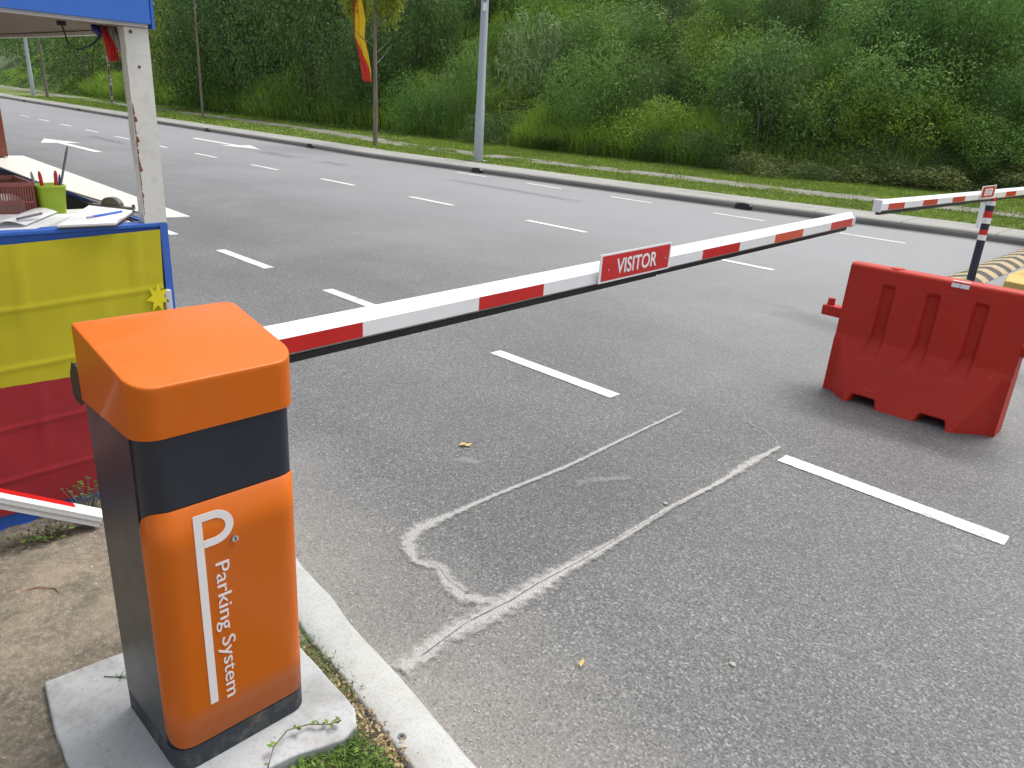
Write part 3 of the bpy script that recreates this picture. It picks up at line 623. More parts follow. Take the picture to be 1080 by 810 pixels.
for a, b, dz in ((0.95, 2.86, 0.0), (2.875, 5.0, 0.004)):
    A = [(ARM['ua'] - .012, a, az(a) - .013 + dz), (ARM['ua'] - .048, a, az(a) - .013 + dz), (ARM['ua'] - .042, a, az(a) - .036 + dz), (ARM['ua'] - .018, a, az(a) - .036 + dz)]
    B = [(x, b, z - az(a) + az(b)) for x, _, z in A]
    mb.add(A + B, [(0, 1, 2, 3), (7, 6, 5, 4), (0, 4, 5, 1), (1, 5, 6, 2), (2, 6, 7, 3), (3, 7, 4, 0)])
mb.build('rubber_edge', 'rubber', arm)
mb = MB(); mb.box((-1.875, 0.56, 0.99), (-1.77, 0.78, 1.05)); mb.tube([(-1.80, .66, 1.02), (-1.74, .66, 1.02)], .035, 20); mb.build('arm_mount', 'side_grey', gate, bevel=.004)
# VISITOR sign plate bolted on the arm
SU = -1.80
sv0, sv1 = 2.395, 2.905
def sgn_z(v): return az(v)
mb = MB(); th = 0.004
def quad_plate(mb, u, v0, v1, lo, hi, th, mi):
    vs = []
    for uu in (u, u + th):
        vs += [(uu, v0, az(v0) + lo), (uu, v1, az(v1) + lo), (uu, v1, az(v1) + hi), (uu, v0, az(v0) + hi)]
    mb.add(vs, [(0, 3, 2, 1), (4, 5, 6, 7), (0, 1, 5, 4), (1, 2, 6, 5), (2, 3, 7, 6), (3, 0, 4, 7)], mi)
quad_plate(mb, SU, sv0, sv1, 0.0, 0.118, 0.004, 0)
quad_plate(mb, SU + 0.004, sv0 + .013, sv1 - .013, 0.0075, 0.1105, 0.0008, 1)
sign = mb.build('visitor_sign', ['white_arm', 'red_tape'], gate)
tv, tf = text_mesh('VISITOR', bold=.016); W_ = tv[:, 0].max(); mb = MB()
mb.add([(SU + 0.0056, sv0 + 0.110 + x / W_ * 0.29, az(sv0 + 0.110 + x / W_ * 0.29) + 0.029 + y / 0.73 * 0.064) for x, y, _ in tv], tf)
tx = mb.build('lettering', 'white_arm', sign)
so = tx.modifiers.new('thickness', 'SOLIDIFY'); so.thickness = 0.001; so.offset = 0
for v in (sv0 + .055, sv1 - .045):
    b_ = MB(); b_.tube([(SU + .004, v, az(v) + .052), (SU + .008, v, az(v) + .052)], .004, 10); b_.build('bolt', 'chrome', sign)

# ------------------------------------------------------------------ far barrier gate (its arm enters from the right)
fg = thing('barrier_gate', 'barrier gate whose red and white arm reaches in from the right edge', 'barrier gate', (-2.15, 15.6, 0.0), 'barrier gates')
FU = -2.2; fz = 1.058; fs_ = -0.0105
farm = boom(fg, FU, 6.70, 10.0, fz, fs_, 6.7, [(6.86, 7.27, 1), (7.78, 8.22, 1), (8.72, 9.17, 1)], hf=0.052)
mb = MB(); z = fz
mb.box((FU - .066, 6.675, z - .016), (FU + .003, 6.70, z + .088)); mb.build('end_cap', 'white_arm', farm, bevel=.008)
mb = MB(); mb.beam((FU - .031, 6.72, fz - .028), (FU - .031, 15.0, fz - .028 + fs_ * 8.3), .03, .022); mb.build('rubber_edge', 'rubber', farm)
zz = fz + fs_ * 3.3
boom(fg, FU + .004, 10.0, 15.4, zz - .003, fs_, 10.0, [(10.93, 11.45, 1), (12.2, 12.7, 1), (13.4, 13.9, 1)], hf=0.058, wd=.070, name='arm_sleeve')
mb = MB(); mb.box((FU + .006, 9.72, zz + .005), (FU + .010, 10.33, zz + .145)); mb.box((FU + .0105, 9.76, zz + .016), (FU + .0115, 10.29, zz + .134), 1); mb.box((FU + .012, 9.86, zz + .038), (FU + .0128, 10.19, zz + .112), 0)
fsn = mb.build('sign_plate', ['white_arm', 'red_tape'], fg)
mb = MB(); rr_ = random.Random(3)
for row in range(2):
    y = 9.90
    while y < 10.14:
        w = rr_.uniform(.02, .045); mb.box((FU + .013, y, zz + .050 + row * .03), (FU + .0135, y + w * .6, zz + .068 + row * .03)); y += w + .012
mb.build('lettering', 'red_tape', fsn)
mb = MB(); mb.prism(rrect(-2.4, -2.1, 15.35, 15.7, .05, .006), 0.15, 1.0, 0); mb.prism(rrect(-2.41, -2.09, 15.34, 15.71, .05, .03), 1.0, 1.15, 1); mb.build('housing', ['navy', 'orange'], fg)
# striped rest post
pt = thing('rest_post', 'navy post banded red and white at the top that carries the far barrier arm', 'post', (-2.22, 10.35, 0))
A = Vector((-2.20, 10.38, 0.0)); B = Vector((-2.235, 10.50, 1.02))
bands = [(0, .505, 'post_navy'), (.505, .565, 'white_arm'), (.565, .625, 'red_tape'), (.625, .695, 'post_navy'), (.695, .76, 'white_arm'), (.76, .835, 'red_tape'), (.835, .90, 'post_navy'), (.90, .95, 'white_arm'), (.95, 1.0, 'red_tape')]
mb = MB(); mi = {'post_navy': 0, 'white_arm': 1, 'red_tape': 2}
for a, b, m in bands: mb.tube([A.lerp(B, a), A.lerp(B, b)], .046, 18, mi[m], caps=False)
mb.build('pole', ['post_navy', 'white_arm', 'red_tape'], pt)
mb = MB(); mb.tube([(A.x, A.y, 0), (A.x, A.y, .03)], [.12, .11], 20); mb.build('base_plate', 'black', pt)
mb = MB(); mb.tube([(-2.275, 10.37, .66), (-2.30, 10.42, 1.0)], .026, 10); mb.build('side_tube', 'white_arm', pt)
# speed hump with slanted stripes
hp = thing('speed_hump', 'low speed hump with slanting yellow and black stripes under the far barrier arm', 'speed hump', (-2.28, 13, 0))
mb = MB(); prof = [(-0.21, 0.004), (-0.15, .03), (-.07, .046), (0, .052), (.07, .046), (.15, .03), (.21, .004)]
k = 0; v = 10.25; n = len(prof)
while v < 15.0:
    for j in range(n - 1):
        sk = lambda d: v + abs(d) * 1.1
        a, b = prof[j], prof[j + 1]
        mb.add([(-2.29 + a[0], v - abs(a[0]) * .9, a[1]), (-2.29 + b[0], v - abs(b[0]) * .9, b[1]), (-2.29 + b[0], v + .24 - abs(b[0]) * .9, b[1]), (-2.29 + a[0], v + .24 - abs(a[0]) * .9, a[1])], [(0, 1, 2, 3)], k % 2, False)
    v += .24; k += 1
mb.build('ramp', ['hump_yellow', 'hump_black'], hp)
mb = MB(); mb.tube([(-2.29, 10.12, 0.0), (-2.29, 10.12, .04)], [.2, .17], 18); mb.build('end_piece', 'hump_yellow', hp)
# yellow kerb block of the island
yb = MB(); yb.prism([(-1.80, 10.1), (-1.2, 10.0), (-0.6, 10.6), (-0.7, 15.2), (-1.75, 15.2), (-1.88, 10.6)], 0.0, 0.15, 0)
o = yb.build('traffic_island', ['yellow_paint'], bevel=.02); tag(o, 'yellow painted island kerb behind the red barrier at the right edge', 'kerb')
bo = thing('bollard', 'dark bollard standing on the yellow island at the right edge', 'bollard', (-1.72, 11.0, .15))
mb = MB(); mb.tube([(-1.72, 11.0, .15), (-1.72, 11.0, .62)], .04, 16); mb.build('tube', 'post_navy', bo)
mb = MB(); mb.tube([(-1.72, 11.0, .5), (-1.72, 11.0, .56)], .0415, 16, caps=False); mb.build('band', 'white_arm', bo)

# ------------------------------------------------------------------ red water-filled barrier
wb = thing('water_barrier', 'red plastic water filled road barrier with three slots standing on the asphalt', 'barrier', (-1.245, 5.13, 0))
us = np.linspace(-0.525, 0.525, 127); zs = np.linspace(0, 0.868, 105); UU, ZZ = np.meshgrid(us, zs)
wall = 0.058 + 0.022 * (1 - ZZ / .868)
edge = 0.50 - 0.015 * (ZZ / .39); toe = np.where(ZZ < .39, (0.39 - ZZ) / .39, 0)
flare = np.minimum(0.155 * toe, 0.012 + 0.0 * ZZ + np.maximum(0, (0.478 - np.abs(UU)) * 0.95)) * (ZZ < .39)
flare = np.where((ZZ < .10) & (flare > .06), flare + 0.012 * 0, flare)
half = wall + flare
for cx in (-0.265, 0.0, 0.265):
    wslot = np.clip((0.052 - np.abs(UU - cx + 0.0)) / 0.014, 0, 1)
    flar = np.where(ZZ < .42, np.clip((.42 - ZZ) / .14, 0, 1) * .022, 0)
    wslot = np.clip((0.040 + flar - np.abs(UU - cx + flar * .9)) / 0.009, 0, 1)
    zt = np.clip((0.765 - ZZ) / .02, 0, 1) * np.clip((ZZ - (0.27)) / .03, 0, 1)
    target = 0.024 + np.clip((.42 - ZZ) / .15, 0, 1) * 0.085
    half = half * (1 - wslot * zt) + np.minimum(half, target) * wslot * zt
cut = np.zeros_like(UU)
for a, b in ((-.30, -.135), (.115, .285)):
    cut = np.maximum(cut, np.clip((ZZ * -1 + .050) / .008, 0, 1) * np.clip((UU - a - ZZ * .3) / .008, 0, 1) * np.clip((b - ZZ * .3 - UU) / .008, 0, 1))
half = half * (1 - cut) + .03 * cut
# light smoothing = the soft edges of moulded plastic
for _ in range(1):
    p = np.pad(half, 1, mode='edge'); half = (p[:-2, 1:-1] + p[2:, 1:-1] + p[1:-1, :-2] + p[1:-1, 2:] + 4 * half) / 8
top = np.clip((ZZ - .852) / .016, 0, 1); half = half * (1 - .3 * top)
mb = MB(); nu = len(us); nzz = len(zs)
lean = lambda z: z * .0
for sgn in (-1, 1):
    vs = [(-1.245 + us[i] + (0.0), 5.13 + sgn * float(half[j, i]), float(zs[j])) for j in range(nzz) for i in range(nu)]
    fs = [(j * nu + i, j * nu + i + 1, (j + 1) * nu + i + 1, (j + 1) * nu + i) for j in range(nzz - 1) for i in range(nu - 1)]
    if sgn > 0: fs = [f[::-1] for f in fs]
    mb.add(vs, fs, 0, True)
N_ = nu * nzz
for j in range(nzz - 1):
    for i in (0, nu - 1):
        a, b, c_, d = j * nu + i, (j + 1) * nu + i, N_ + (j + 1) * nu + i, N_ + j * nu + i
        mb.f.append((a, b, c_, d)); mb.mi.append(0); mb.sm.append(False)
for i in range(nu - 1):
    j = nzz - 1; mb.f.append((j * nu + i, j * nu + i + 1, N_ + j * nu + i + 1, N_ + j * nu + i)); mb.mi.append(0); mb.sm.append(False)
mb.build('body', 'barrier_plastic', wb)
mb = MB(); mb.box((-1.905, 5.08, .485), (-1.755, 5.17, .555)); mb.tube([(-1.865, 5.125, .55), (-1.865, 5.125, .60)], [.026, .022], 14); mb.build('lug', 'barrier_plastic', wb, bevel=.01, seg=3)
mb = MB(); mb.box((-0.735, 5.085, .50), (-0.60, 5.175, .57)); mb.tube([(-.63, 5.13, .565), (-.63, 5.13, .61)], [.026, .022], 14); mb.build('lug', 'barrier_plastic', wb, bevel=.01, seg=3)
mb = MB(); mb.box((-1.165, 5.0655, .832), (-1.12, 5.0685, .857)); mb.box((-1.117, 5.0655, .832), (-1.068, 5.0685, .857)); mb.box((-1.165, 5.07, .8695), (-1.068, 5.085, .871)); mb.build('sticker', 'paper', wb)
mb = MB(); mb.tube([(-1.5, 5.13, .866), (-1.5, 5.13, .874)], [.045, .04], 18); mb.build('filler_cap', 'barrier_plastic', wb)

# ------------------------------------------------------------------ guard booth
bt = thing('guard_booth', 'small wooden guard booth painted blue with white post and blue roof at the left edge', 'guard booth', (-3.4, 0.6, 0.08))
BU = -2.985
mb = MB(); mb.box((BU - .03, -0.75, .06), (BU, 1.151, 1.175)); mb.build('front_panel', 'blue_paint', bt, bevel=.003)
mb = MB(); mb.box((BU - .045, 1.152, .06), (BU + .012, 1.183, 1.188)); mb.build('corner_batten', 'blue_paint', bt, bevel=.002)
mb = MB(); mb.box((-5.75, 1.155, .06), (BU - .047, 1.178, 1.17)); mb.build('side_panel', 'blue_paint', bt)
mb = MB(); mb.box((-5.74, 1.140, .1), (BU - .05, 1.150, 1.165)); mb.build('shade_sheet', 'dark_wood', bt)  # added dark sheet: the booth's inner shade put in as colour
mb = MB(); mb.box((BU - .06, -.74, .1), (BU - .05, 1.138, 1.16)); mb.build('shade_sheet', 'dark_wood', bt)  # second added sheet, inner shade painted behind the front panel
mb = MB(); mb.box((BU - .05, -0.76, 1.176), (BU + .015, 1.151, 1.190)); mb.build('rail', 'blue_paint', bt, bevel=.002)
mb = MB(); mb.box((BU + .001, -0.76, .03), (BU + .008, 1.151, .10)); mb.build('rail', 'blue_paint', bt, bevel=.002)
mb = MB(); mb.box((BU - .48, -0.75, 1.165), (BU - .052, 1.09, 1.182)); mb.build('counter', 'shelf_white', bt, bevel=.002)
mb = MB(); mb.prism([(-3.09, 1.19), (-3.084, 1.225), (-3.072, 1.316), (-5.75, 1.42), (-5.75, 1.14), (-4.4, 1.12), (-3.5, 1.17)], 1.184, 1.192); mb.build('shelf', 'shelf_white', bt, bevel=.002)
mb = MB(); mb.box((-5.8, -0.8, .04), (BU - .05, 1.15, .09)); mb.build('floor', 'dark_wood', bt)
mb = MB(); mb.box((-5.8, -0.8, .05), (-5.76, 1.15, 1.16)); mb.box((-5.7, -0.8, .09), (BU - .05, -0.76, 1.16)); mb.build('rear_panel', 'dark_wood', bt)
# white corner post with rot along its inner edge
mb = MB()
zc = np.linspace(1.1905, 1.8675, 40); outl = []
vs = []
for i, z in enumerate(zc):
    nb = float(vnoise(z * 30, 1, 4)); j = .004 * nb + (.012 * max(0, nb - .55) if z < 1.6 else 0)
    vs += [(BU + .012, 1.097 + j, z), (BU + .012, 1.181, z), (BU - .035, 1.181, z), (BU - .035, 1.097 + j * .5, z)]
mb.add(vs, [(4 * i + k, 4 * i + (k + 1) % 4, 4 * i + 4 + (k + 1) % 4, 4 * i + 4 + k) for i in range(len(zc) - 1) for k in range(4)])
mb.build('post', 'white_wood', bt)
mb = MB()
for i in range(18):
    z = 1.22 + i * .022 + rnd.uniform(-.004, .004); w = rnd.uniform(.003, .011) * (1.2 if 6 < i < 16 else .7)
    mb.add([(BU + .0126, 1.100, z), (BU + .0126, 1.100 + w, z + .006), (BU + .0126, 1.100 + w * .7, z + .02), (BU + .0126, 1.100, z + .026)], [(0, 1, 2, 3)])
mb.build('rot_patch', 'post_brown', bt)
for y_, z_, r_ in ((1.138, 1.74, .005), (1.12, 1.852, .006)):
    mb = MB(); mb.tube([(BU + .011, y_, z_), (BU + .014, y_, z_)], r_, 10); mb.build('screw_head', 'clip', bt)
mb = MB(); mb.box((-5.72, 1.215, 1.199), (-5.60, 1.30, 1.867)); mb.build('post', 'post_brown', bt, bevel=.003)
mb = MB(); mb.box((BU - .04, -0.75, 1.192), (BU, -0.66, 1.867)); mb.build('post', 'white_wood', bt)
# roof: fascia boards, ceiling
mb = MB(); mb.box((BU + .03, -1.0, 1.880), (BU + .05, 1.178, 2.15)); mb.build('fascia', 'roof_blue', bt, bevel=.002)
mb = MB(); mb.box((BU + .004, -1.0, 1.8695), (BU + .029, 1.174, 1.90)); mb.build('fascia_trim', 'white_wood', bt)
mb = MB(); mb.box((-6.0, 1.165, 1.851), (BU - .037, 1.19, 1.8665)); mb.build('eave_beam', 'white_wood', bt, bevel=.002)
mb = MB(); mb.box((-6.0, 1.1905, 1.8675), (BU + .028, 1.2, 2.15)); mb.build('side_fascia', 'roof_blue', bt)
mb = MB(); mb.box((-6.0, -1.0, 1.869), (BU + .003, 1.188, 1.885)); mb.build('ceiling', 'ceiling_brown', bt)
mb = MB(); mb.prism([(-6.1, -1.1), (BU + .07, -1.1), (BU + .07, 1.24), (-6.1, 1.24)], 2.151, 2.17); mb.build('roof', 'roof_blue', bt)
mb = MB()
for y in (-.4, .3): mb.box((-5.9, y, 1.83), (BU - .02, y + .04, 1.8685))
mb.build('joist', 'ceiling_brown', bt)

# state flag draped on the booth front
fl = thing('draped_flag', 'creased yellow and red flag stretched over the front panel of the booth', 'flag', (BU + .02, .5, .6))
def flag_mesh(name, mat, vf0, vf1, zf0, zf1, parent, U=BU + .014, nv=90, nz=60):
    mb = MB(); vs = []
    for j in range(nz + 1):
        for i in range(nv + 1):
            a = i / nv; b = j / nz
            za = zf0(a) * (1 - b) + zf1(a) * b; v = vf0 + (vf1(b) - vf0) * a
            d = 0
            for c_ in (0.18, .42, .66, .92, 1.05): d += .0055 * math.exp(-((v - c_) / .007) ** 2)      # fold creases
            for c_ in (.30, .50, .72, .93): d += .0045 * math.exp(-((za - c_ - .03 * (v - .8)) / .007) ** 2)
            d += .007 * float(fbm(v * 3.5, za * 3.5, 21)) + .003 * float(fbm(v * 12, za * 9, 22)) + .003 * math.sin(v * 6 + za * 4)
            vs.append((U + d, v, za))
    n = nv + 1
    mb.add(vs, [(j * n + i, j * n + i + 1, (j + 1) * n + i + 1, (j + 1) * n + i) for j in range(nz) for i in range(nv)], 0, True)
    return mb.build(name, mat, parent)
zmid = lambda a: .70 - .072 * a + .004 * math.sin(a * 9)
flag_mesh('yellow_field', 'flag_yellow', -.6, lambda b: 1.128 + .022 * b, zmid, lambda a: 1.150 + .020 * max(0, a - .4) + .006 * math.sin(a * 7), fl)
flag_mesh('red_field', 'flag_red', -.6, lambda b: 1.10 + .028 * b, lambda a: .160 + .010 * math.sin(a * 5), lambda a: zmid(a) + .001, fl)
mb = MB(); st = []
for k in range(14):
    a = math.radians(31 + 360 * k / 14); r = .060 if k % 2 == 0 else .030; st.append((BU + .030, 1.112 + r * math.cos(a) * .75, .905 + r * math.sin(a)))
st2 = [(x - .0015, y, z) for x, y, z in st]
mb.add(st + st2, [tuple(range(14))] + [(k, (k + 1) % 14, 14 + (k + 1) % 14, 14 + k) for k in range(14)]); mb.build('star', 'flag_bright', fl)
mb = MB(); mb.box((BU + .0125, 1.140, .835), (BU + .03, 1.166, .93)); mb.build('hem_tape', 'cloth_white', fl, bevel=.004)

# things on the booth counter
bk = thing('basket', 'reddish brown slotted plastic basket of papers on the booth counter', 'basket', (-3.45, .76, 1.182))
mb = MB(); x0, x1, y0, y1, zb, zt = -3.60, -3.36, .50, .845, 1.183, 1.305
def grille(mb, ax, c, a0, a1):
    def bx(s0, s1, zz0, zz1, t=.004):
        if ax == 'u': mb.box((c - t / 2, s0, zz0), (c + t / 2, s1, zz1))
        else: mb.box((s0, c - t / 2, zz0), (s1, c + t / 2, zz1))
    bx(a0, a1, zb, zb + .012); bx(a0, a1, zt - .014, zt, .010); bx(a0, a1, zb + .045, zb + .053)
    n = int((a1 - a0) / .0085)
    for k in range(n + 1):
        s = a0 + (a1 - a0 - .005) * k / n; bx(s, s + .0042, zb + .012, zt - .014, .0035)
grille(mb, 'u', x1, y0, y1); grille(mb, 'u', x0, y0, y1); grille(mb, 'v', y0, x0, x1); grille(mb, 'v', y1, x0, x1); mb.box((x0, y0, zb), (x1, y1, zb + .003))
mb.build('crate', 'basket', bk)
mb = MB(); mb.box((x1 + .003, .66, zb + .055), (x1 + .006, .72, zt - .02)); mb.build('badge', 'basket', bk)
mb = MB(); mb.box((x0 + .02, y0 + .02, zb + .006), (x1 - .02, y1 - .03, zb + .055)); mb.box((x0 + .03, y0 + .03, zb + .11), (x1 - .09, y1 - .11, zb + .118)); 
o = mb.build('paper_stack', 'paper'); tag(o, 'white papers lying inside the brown slotted basket', 'papers'); 
cp = thing('pen_cup', 'square lime green cup holding pens on the booth counter', 'cup', (-3.40, .91, 1.182))
def rr(cx, cy, h, r, n=5): return [(cx + (h - r) * sx + r * math.cos(math.radians(a0 + 90 * k / n)), cy + (h - r) * sy + r * math.sin(math.radians(a0 + 90 * k / n))) for sx, sy, a0 in ((1, -1, -90), (1, 1, 0), (-1, 1, 90), (-1, -1, 180)) for k in range(n + 1)]
mb = MB(); rs = [(rr(-3.39, .905, .042, .012), 1.1825), (rr(-3.39, .905, .049, .014), 1.283), (rr(-3.39, .905, .052, .014), 1.2835), (rr(-3.39, .905, .052, .014), 1.293), (rr(-3.39, .905, .046, .012), 1.293), (rr(-3.39, .905, .040, .012), 1.188)]
n = len(rs[0][0]); vs = [(x, y, z) for q, z in rs for x, y in q]
mb.add(vs, [(r * n + i, r * n + (i + 1) % n, (r + 1) * n + (i + 1) % n, (r + 1) * n + i) for r in range(len(rs) - 1) for i in range(n)] + [tuple(range(5 * n, 6 * n))], 0, True)
mb.build('body', 'lime', cp)
for (dx, dy, tx_, ty_, h, m, rr__, lab, nm) in [(.015, .01, -.10, .085, .245, 'pen_grey', .0045, 'long dark stick slanting up out of the green cup', 'pencil'), (.02, -.02, 0, -.01, .155, 'pen_red', .0065, 'red pen at the left in the green cup', 'pen'), (.0, .022, .0, .01, .155, 'pen_red', .0068, 'red pen leaning right in the green cup', 'pen'), (-.02, -.032, 0, -.015, .15, 'galv', .005, 'pale grey pen furthest left in the green cup', 'pen'), (-.015, .03, .01, .018, .14, 'pen_blue', .004, 'blue pen furthest right in the green cup', 'pen')]:
    p0 = Vector((-3.39 + dx, .905 + dy, 1.189)); p1 = p0 + Vector((tx_ * .4, ty_, h)); mb = MB()
    mb.tube([p0, p0.lerp(p1, .9), p1], [rr__, rr__, rr__ * .55], 10)
    o = mb.build(nm, m); tag(o, lab, nm, 'pens in the green cup')
cb = thing('clipboard', 'dark clipboard with white forms beside the white post on the booth counter', 'clipboard', (-3.15, 1.0, 1.192))
def slab(name, quad, z0, z1, mat, parent, **kw):
    mb = MB(); mb.prism(quad, z0, z1); return mb.build(name, mat, parent, **kw)
slab('board', [(-2.955, .80), (-2.935, .985), (-3.235, 1.165), (-3.43, 1.06)], 1.1925, 1.1965, 'dark_wood', cb, bevel=.001)
slab('paper', [(-2.965, .80), (-2.945, .985), (-3.215, 1.145), (-3.40, 1.045)], 1.197, 1.204, 'paper', cb)
mb = MB(); mb.prism([(-3.22, 1.155), (-3.245, 1.17), (-3.43, 1.065), (-3.41, 1.045)], 1.2045, 1.211)
A = Vector((-3.335, 1.113, 1.211)); e_ = Vector((.18, .105, 0)).normalized()
hump = [A + e_ * (.045 * math.cos(math.radians(a))) + Vector((0, 0, .032 * math.sin(math.radians(a)))) for a in range(0, 181, 15)]
q = Vector((e_.y, -e_.x, 0)) * .012
mb.add([p - q for p in hump] + [p + q for p in hump], [tuple(range(13)), tuple(range(25, 12, -1))] + [(k, 13 + k, 14 + k, k + 1) for k in range(12)])
for s_ in (-.1, .1): mb.tube([A + e_ * s_ + Vector((0, 0, -.002)), A + e_ * s_ + Vector((0, 0, .010))], .006, 10)
mb.build('clip', 'clip', cb)
mb = MB(); mb.tube([(-3.085, .955, 1.209), (-3.17, 1.09, 1.2095)], [.0042, .0042], 10); mb.tube([(-3.07, .931, 1.209), (-3.085, .955, 1.209)], [.0035, .0045], 10, 1)
o = mb.build('pen', ['pen_blue', 'galv']); tag(o, 'blue pen lying on the white forms of the clipboard', 'pen')
nb = thing('notebook', 'open white notebook with curled page left of the clipboard', 'notebook', (-3.15, .7, 1.183))
slab('pages', [(-3.03, .50), (-3.0, .74), (-3.28, .97), (-3.40, .55)], 1.1835, 1.192, 'paper', nb)
mb = MB(); vs = []
for i in range(9):
    a = i / 8
    for (x, y) in ((-3.03, .60 + .12 * a), (-3.30, .78 + .12 * a)): vs.append((x, y, 1.195 + .018 * math.sin(a * math.pi) + .004))
mb.add(vs, [(2 * i, 2 * i + 1, 2 * i + 3, 2 * i + 2) for i in range(8)], 0, True); o = mb.build('curled_page', 'paper', nb); so = o.modifiers.new('t', 'SOLIDIFY'); so.thickness = .001
mb = MB(); mb.tube([(-3.035, .70, 1.222), (-3.13, .80, 1.222)], .0045, 10); o = mb.build('pen', 'pen_grey'); tag(o, 'grey pen lying on the open notebook', 'pen')

# hanging bundle and cable under the booth roof
mb = MB(); mb.tube([(-3.10, .94, 1.906), (-3.10, .94, 1.895)], .010, 10); mb.tube([(-3.10, .94, 1.90), (-3.10, .942, 1.86), (-3.10, .955, 1.80), (-3.10, .985, 1.782), (-3.10, 1.03, 1.80), (-3.10, 1.06, 1.83), (-3.10, 1.10, 1.88), (-3.1, 1.11, 1.905)], .0032, 8)
mb.box((-3.112, .930, 1.855), (-3.088, .953, 1.89))
o = mb.build('cable', 'black'); tag(o, 'thin black cable sagging under the booth roof', 'cable')
bd = thing('rag_bundle', 'red and blue cloth bundle hanging beneath the booth roof by the white post', 'rag', (-3.1, 1.09, 1.88))
def rag(name, mat, path, w, seed, parent, du=0):
    mb = MB(); vs = []; K = 12
    for i, (y, z) in enumerate(path):
        for k in range(K + 1):
            a = k / K - .5; vs.append((-3.10 + du + .014 * math.sin(k * 1.9 + i * .7 + seed), y + a * w[i], z + .006 * math.sin(k * 2.3 + seed)))
    n = K + 1
    mb.add(vs, [(i * n + k, i * n + k + 1, (i + 1) * n + k + 1, (i + 1) * n + k) for i in range(len(path) - 1) for k in range(K)], 0, True)
    o = mb.build(name, mat, parent); so = o.modifiers.new('t', 'SOLIDIFY'); so.thickness = .002; return o
rag('red_cloth', 'flag_scarlet', [(1.072, 1.86), (1.083, 1.83), (1.092, 1.80), (1.094, 1.77), (1.092, 1.755)], [.02, .034, .040, .036, .026], 1, bd, .01)
rag('blue_cloth', 'cloth_blue', [(1.05, 1.872), (1.062, 1.85), (1.078, 1.835)], [.03, .045, .03], 2, bd)
rag('white_cloth', 'cloth_white', [(1.10, 1.875), (1.105, 1.845), (1.112, 1.815), (1.118, 1.79)], [.05, .06, .05, .03], 3, bd, -.02)

# spare arm leaning across the foot of the booth
sa = thing('spare_arm', 'spare white and red barrier arm lying at the foot of the booth', 'barrier arm', (-2.8, .75, .1))
p0 = Vector((-2.80, .752, .130)); p1 = Vector((-2.88, -.50, .90)); d = (p1 - p0).normalized(); r = Vector((1, -.05, 0)); r = (r - d * r.dot(d)).normalized(); up = d.cross(r); up = up if up.z > 0 else -up
sec = [(.031, -.028), (.031, .008), (.034, .010), (.034, .013), (.022, .026), (-.022, .026), (-.031, .012), (-.031, -.028)]
def spare_seg(a, b, mtop):
    A = [p0.lerp(p1, a) + r * x + up * y for x, y in sec]; B = [p0.lerp(p1, b) + r * x + up * y for x, y in sec]
    mb = MB_; mb.add(A + B, [(k, (k + 1) % 8, 8 + (k + 1) % 8, 8 + k) for k in (0, 1, 2, 3, 5, 6, 7)], 0); mb.add(A + B, [(4, 5, 13, 12)], mtop)
MB_ = MB(); spare_seg(0, .07, 0); spare_seg(.07, .8, 1); spare_seg(.8, 1, 0)
MB_.add([p0 + r * x + up * y for x, y in sec], [tuple(range(8))], 0)
MB_.build('beam', ['white_arm', 'red_tape'], sa)
mb = MB(); mb.beam(p0 + r * .034 - up * .008, p1 + r * .034 - up * .008, .004, .007, up=tuple(up)); mb.build('edge_groove', 'grey_alu', sa)

# ------------------------------------------------------------------ lamp posts
def lamp_post(u, v, label, plate):
    L_ = thing('lamp_post', label, 'lamp post', (u, v, .14), 'grey lamp posts on the far verge')
    mb = MB(); mb.tube([(u, v, .15), (u, v, 1.6), (u, v, 1.62), (u, v, 9.0)], [.125, .122, .112, .07], 16); mb.build('pole', 'galv', L_)
    mb = MB(); mb.box((u - .24, v - .24, .135), (u + .24, v + .24, .175)); mb.build('base_plate', 'far_kerb_concrete', L_, bevel=.01)
    mb = MB(); mb.tube([(u, v, 8.9), (u, v - .5, 9.5), (u, v - 1.8, 9.8)], .05, 10); mb.build('bracket', 'galv', L_)
    mb = MB(); mb.prism([(u - .14, v - 2.5), (u + .14, v - 2.5), (u + .12, v - 1.75), (u - .12, v - 1.75)], 9.76, 9.88); mb.build('lantern', 'galv', L_, bevel=.03)
    if plate:
        mb = MB(); mb.beam((u + .074, v - .070, 4.15), (u + .074, v - .070, 4.42), .11, .03, up=(.73, -.69, 0)); mb.build('number_plate', 'sign_blue', L_)
        mb = MB(); mb.beam((u + .072, v - .068, 3.9), (u + .072, v - .068, 4.08), .09, .03, up=(.73, -.69, 0)); mb.build('number_label', 'white_arm', L_)
lamp_post(-15.75, 14.9, 'tall grey lamp post with small blue plate at the far kerb in mid picture', True)
lamp_post(-59.8, 15.9, 'distant grey lamp post seen under the booth roof', False)

